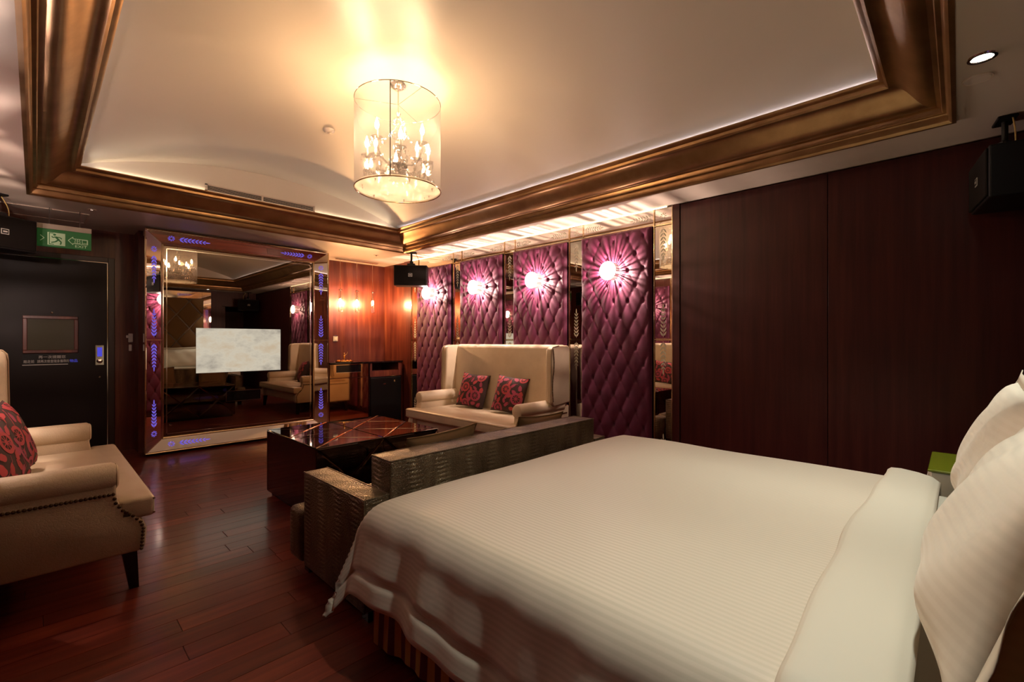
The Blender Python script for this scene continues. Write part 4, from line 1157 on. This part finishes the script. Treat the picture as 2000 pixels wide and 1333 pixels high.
MB().lathe([(0, 0), (.11, 0), (.135, .012), (.13, .016), (.105, .006), (0, .006)], n=30).build('tray', M['gold_metal'], tr, True, world=False)
MB().lathe([(.028, .006), (.03, .014), (.01, .022), (.006, .05), (.012, .07), (.016, .085), (.008, .10), (.007, .108), (.011, .118), (.008, .13), (0, .134)], n=14).build('figure', M['gold_metal'], tr, True, world=False)
MB().tube([(.006, 0, .094), (.03, .0, .105), (.045, 0, .125), (.05, 0, .15)], [.005, .004, .0035, .002], 6).build('raised_arm', M['gold_metal'], tr, True, world=False)
MB().tube([(-.004, 0, .02), (-.018, 0, .1), (-.02, 0, .16), (-.018, 0, .235)], [.003, .002, .0015, .0035], 6).build('long_wand', M['gold_metal'], tr, True, world=False)
for k in range(9):
    q = k*.698; MB().lathe([(0, .006), (.012, .01), (.014, .02), (.008, .03), (0, .032)], (.085*math.cos(q), .085*math.sin(q), 0), 8).build('gold_bead', M['gold_metal'], tr, True, world=False)

# ------------------------------------------------------------------ pendants
tk = MB().rbox(3.05, 3.73, 6.515, 6.565, H-.018, H, .004, 1).build('pendant_track', M['chrome']); tag(tk, 'narrow ceiling plate that carries the three glass pendants', 'ceiling plate')
def make_pendant():
    root = empty('glass_pendant')
    MB().tube([(0, 0, 2.0), (0, 0, H-.018)], .0022, 5).build('cord', M['chrome'], root)
    MB().lathe([(0, 2.01), (.012, 2.005), (.034, 1.995), (.034, 1.985), (0, 1.985)], n=20).build('cap', M['chrome'], root, True)
    MB().lathe([(.029, 1.675), (.029, 1.985)], n=24).build('glass_tube', M['clear_glass'], root, True, 180)
    o = root.children[-1]; bm = bmesh.new(); bm.from_mesh(o.data); bmesh.ops.delete(bm, geom=[f for f in bm.faces if len(f.verts) > 4], context='FACES'); bm.to_mesh(o.data); bm.free()
    MB().lathe([(.006, 1.985), (.008, 1.90), (.012, 1.89), (.012, 1.865), (0, 1.865)], n=14).build('lamp_holder', M['chrome'], root, True)
    MB().lathe([(0, 1.862), (.010, 1.858), (.015, 1.84), (.013, 1.815), (.006, 1.80), (0, 1.798)], n=12).build('bulb', M['pendant_bulb'], root, True)
    MB().lathe([(.0295, 1.675), (.031, 1.678), (.0295, 1.681)], n=24).build('tube_rim', M['chrome'], root, True)
    return root
pe = make_pendant()
for i, (x, lab) in enumerate(((3.12, 'glass tube pendant lamp closest to the television mirror'), (3.38, 'middle one of the three glass tube pendant lamps'), (3.64, 'glass tube pendant lamp closest to the room corner'))):
    p = pe if i == 0 else copy_tree(pe); p.location = (x, 6.54, 0); tag(p, lab, 'pendant lamp', 'glass tube pendants over the desk')

# ------------------------------------------------------------------ chandelier
def chandelier():
    cx, cy = 1.735, 2.77; zt, zb, rr = 2.875, 2.275, .288
    root = empty('drum_chandelier', (cx, cy, 2.2)); tag(root, 'crystal chandelier inside a clear drum shade hanging from the vaulted ceiling', 'chandelier')
    def ring(nm, z, r_, t, mat): MB().tube([(cx+r_*math.cos(q*.1309), cy+r_*math.sin(q*.1309), z) for q in range(49)], t, 6, False).build(nm, mat, root, True)
    MB().grid(lambda u, v: (cx+rr*math.cos(2*math.pi*u), cy+rr*math.sin(2*math.pi*u), zb+(zt-zb)*v), 64, 1, True).build('drum_shade', M['shade_film'], root, True, 180)
    ring('shade_rim', zt, rr, .003, M['chrome']); ring('shade_rim', zb, rr, .004, M['brass_edge'])
    MB().box(cx-.192-.002, cx-.192+.002, cy-.217, cy-.213, zb, zt).build('shade_seam', M['dark_leg'], root)
    MB().lathe([(0, zb+.008), (rr-.004, zb+.008), (rr-.004, zb+.012), (0, zb+.012)], (cx, cy, 0), 48).build('diffuser', M['frosted_diffuser'], root)
    for q in range(3):
        a = q*2.094+.5; MB().tube([(cx, cy, zt-.01), (cx+rr*math.cos(a), cy+rr*math.sin(a), zt-.003)], .002, 5).build('shade_spoke', M['chrome'], root)
    MB().lathe([(0, ZA-.035), (.03, ZA-.03), (.055, ZA-.012), (.06, ZA), (0, ZA)], (cx, cy, 0), 24).build('canopy', M['chrome'], root, True)
    MB().tube([(cx, cy, ZA-.03), (cx, cy, 2.80)], .004, 6).build('hanging_rod', M['chrome'], root)
    st = [(0, 2.82), (.012, 2.815), (.02, 2.80), (.01, 2.785), (.035, 2.765), (.045, 2.745), (.03, 2.725), (.012, 2.715), (.025, 2.70), (.05, 2.675), (.058, 2.655), (.045, 2.635), (.015, 2.615), (.02, 2.60), (.034, 2.58), (.034, 2.56), (.014, 2.54), (.02, 2.52), (.045, 2.50), (.05, 2.48), (.035, 2.46), (.012, 2.45), (.02, 2.43), (.02, 2.415), (0, 2.41)]
    MB().lathe(st, (cx, cy, 0), 18).build('crystal_column', M['crystal'], root, True)
    MB().lathe([(0, 2.425), (.02, 2.425), (.062, 2.437), (.066, 2.447), (.03, 2.452), (0, 2.452)], (cx, cy, 0), 20).build('hub_plate', M['chrome'], root, True)
    cr = MB().lathe([(0, 0), (.007, -.012), (.006, -.022), (0, -.042)], n=6).mesh('crystal_drop'); cr.materials.append(M['crystal'])
    bd = MB().lathe([(0, .006), (.0055, 0), (0, -.006)], n=6).mesh('crystal_bead'); bd.materials.append(M['crystal'])
    n = 8; loc0 = Vector((cx, cy, 2.2))
    for k in range(n):
        a = 2*math.pi*k/n+.3; ca, sa = math.cos(a), math.sin(a)
        ra = .205
        lo = 0 if k % 2 == 0 else -.07
        pts = [(.03, 2.47), (.07, 2.44), (.12, 2.43), (.17, 2.45), (.197, 2.50), (.205, 2.55)]
        arm = MB().tube([(cx+r_*ca, cy+r_*sa, z+lo) for r_, z in pts], .008, 7).build('arm', M['crystal'], root, True)
        px, py = cx+ra*ca, cy+ra*sa
        MB().lathe([(.004, 2.545+lo), (.03, 2.552+lo), (.04, 2.562+lo), (.036, 2.560+lo), (.006, 2.556+lo)], (px, py, 0), 14).build('drip_pan', M['crystal'], arm, True)
        MB().lathe([(.009, 2.556+lo), (.009, 2.612+lo), (.006, 2.615+lo)], (px, py, 0), 10).build('candle_tube', M['white_plastic'], arm, True)
        MB().lathe([(.006, 2.615+lo), (.013, 2.632+lo), (.014, 2.645+lo), (.008, 2.668+lo), (.001, 2.69+lo)], (px, py, 0), 10).build('candle_bulb', M['bulb'], arm, True)
        for j in range(5):      # drops round the pan
            q = 2*math.pi*j/5; put('crystal_drop', cr, None, arm, Vector((px+.036*math.cos(q), py+.036*math.sin(q), 2.556+lo))-loc0)
    j = 0
    for lev, r_, cnt, sag in ((2.40, .055, 10, 0), (2.385, .11, 16, .0), (2.375, .165, 22, 0), (2.71, .05, 10, 0), (2.43, .215, 24, 0), (2.355, .235, 26, 0)):
        for i in range(cnt):
            q = 2*math.pi*i/cnt+lev*10
            put('crystal_drop', cr, None, root, Vector((cx+r_*math.cos(q), cy+r_*math.sin(q), lev+.03*math.sin(i*1.7)))-loc0, (0, 0, q), (1.7, 1.7, 1.6))
    # bead garlands from the upper crown to the arms
    for k in range(n):
        a = 2*math.pi*k/n+.3
        for i in range(9):
            t = (i+.5)/9; r_ = .045+.15*t; z = 2.735-.17*t-.09*math.sin(math.pi*t)
            put('crystal_bead', bd, None, root, Vector((cx+r_*math.cos(a), cy+r_*math.sin(a), z))-loc0)
chandelier()

# ------------------------------------------------------------------ ceiling fittings
def vent():
    x0, x1, z0, z1, y = 1.15, 2.215, 2.705, 2.775, IY1+.079
    root = empty('air_vent', ((x0+x1)/2, y, z0)); tag(root, 'long slatted air conditioning vent in the arched end of the ceiling', 'air vent')
    MB().box(x0+.012, x1-.012, y-.006, y, z0+.01, z1-.01).build('dark_recess', M['vent_dark'], root)
    for b in ((x0, x1, z0, z0+.011), (x0, x1, z1-.011, z1), (x0, x0+.02, z0, z1), (x1-.02, x1, z0, z1), (1.655, 1.672, z0+.011, z1-.011)):
        MB().box(b[0], b[1], y-.014, y-.002, b[2], b[3]).build('frame_bar', M['vent_white'], root)
    for i in range(4):
        zz = z0+.02+.0115*i; MB().box(x0+.02, x1-.02, y-.012, y-.006, zz, zz+.0025).build('slat', M['vent_white'], root)
vent()
sd = MB().lathe([(0, -.03), (.03, -.028), (.045, -.012), (.048, .004)], (1.70, 3.77, arch(1.70)), 24).build('smoke_detector', M['soffit_paint'], None, True); tag(sd, 'small round smoke detector on the vaulted ceiling beyond the chandelier', 'detector')
MB().lathe([(0, -.034), (.012, -.033), (.016, -.027)], (1.70, 3.77, arch(1.70)), 16).build('sensor_cap', M['vent_white'], sd, True)
def downlight(x, y, lab, aim=(0, 0, -1), e=P_DOWN, big=1.0):
    root = empty('ceiling_downlight', (x, y, H)); tag(root, lab, 'downlight', 'recessed downlights')
    MB().lathe([(.034, -.001), (.036, -.006), (.048, -.006), (.050, 0)], (x, y, H), 28).build('trim_ring', M['chrome'], root, True)
    o = root.children[-1]; bm = bmesh.new(); bm.from_mesh(o.data); bmesh.ops.delete(bm, geom=[f for f in bm.faces if len(f.verts) > 4], context='FACES'); bm.to_mesh(o.data); bm.free()
    MB().lathe([(0, -.0028), (.032, -.0025), (.034, -.001)], (x, y, H), 24).build('lens', M['downlight_lens'], root)
    l = bpy.data.lights.new('downlight_spot', 'SPOT'); l.energy = e; l.color = (.98, 1.0, .86); l.spot_size = R(76); l.spot_blend = .75; l.shadow_soft_size = .03
    lo = bpy.data.objects.new('lamp_light', l); COL.objects.link(lo); lo.parent = root; lo.location = (0, 0, -.012)
    lo.rotation_euler = Vector(aim).to_track_quat('-Z', 'Y').to_euler()
downlight(2.83, -.07, 'lit recessed downlight in the ceiling above the far side of the bed', (.05, .25, -1))
downlight(1.25, .05, 'recessed downlight over the near side of the bed, reflected in the mirrors', (.1, .3, -1), P_DOWN*1.15)
cp = MB().lathe([(0, -.004), (.045, -.004), (.05, 0)], (3.05, -.06, H), 28).build('sprinkler_plate', M['soffit_paint'], None, True); tag(cp, 'flat round cover plate in the ceiling beside the lit downlight', 'cover plate')
MB().lathe([(.051, -.001), (.053, -.003), (.055, 0)], (3.05, -.06, H), 28).build('plate_rim', M['vent_white'], cp, True)
def small_spot(x, y, lab):
    o = MB().lathe([(.022, -.001), (.026, -.005), (.036, -.004), (.038, 0)], (x, y, H), 22).build('ceiling_sprinkler', M['vent_white'], None, True); tag(o, lab, 'sprinkler', 'ceiling sprinklers')
    MB().lathe([(0, -.012), (.012, -.011), (.014, -.002)], (x, y, H), 14).build('nozzle', M['chrome'], o, True)
small_spot(.36, 5.78, 'small round ceiling sprinkler above the door and mirror')
small_spot(3.37, 5.95, 'small round ceiling sprinkler near the pendant track')
# access hatch in the ceiling in front of the door
hx0, hx1, hy0, hy1 = -.45, .35, 6.02, 6.46
ht = MB().rbox(hx0, hx1, hy0, hy1, H-.006, H-.001, .002, 1).build('access_hatch', M['soffit_paint']); tag(ht, 'flat rectangular ceiling access hatch above the exit sign', 'hatch')
for b in ((hx0-.012, hx1+.012, hy0-.012, hy0-.002), (hx0-.012, hx1+.012, hy1+.002, hy1+.012), (hx0-.012, hx0-.002, hy0, hy1), (hx1+.002, hx1+.012, hy0, hy1)):
    MB().box(b[0], b[1], b[2], b[3], H-.008, H-.001).build('hatch_rim', M['vent_white'], ht)
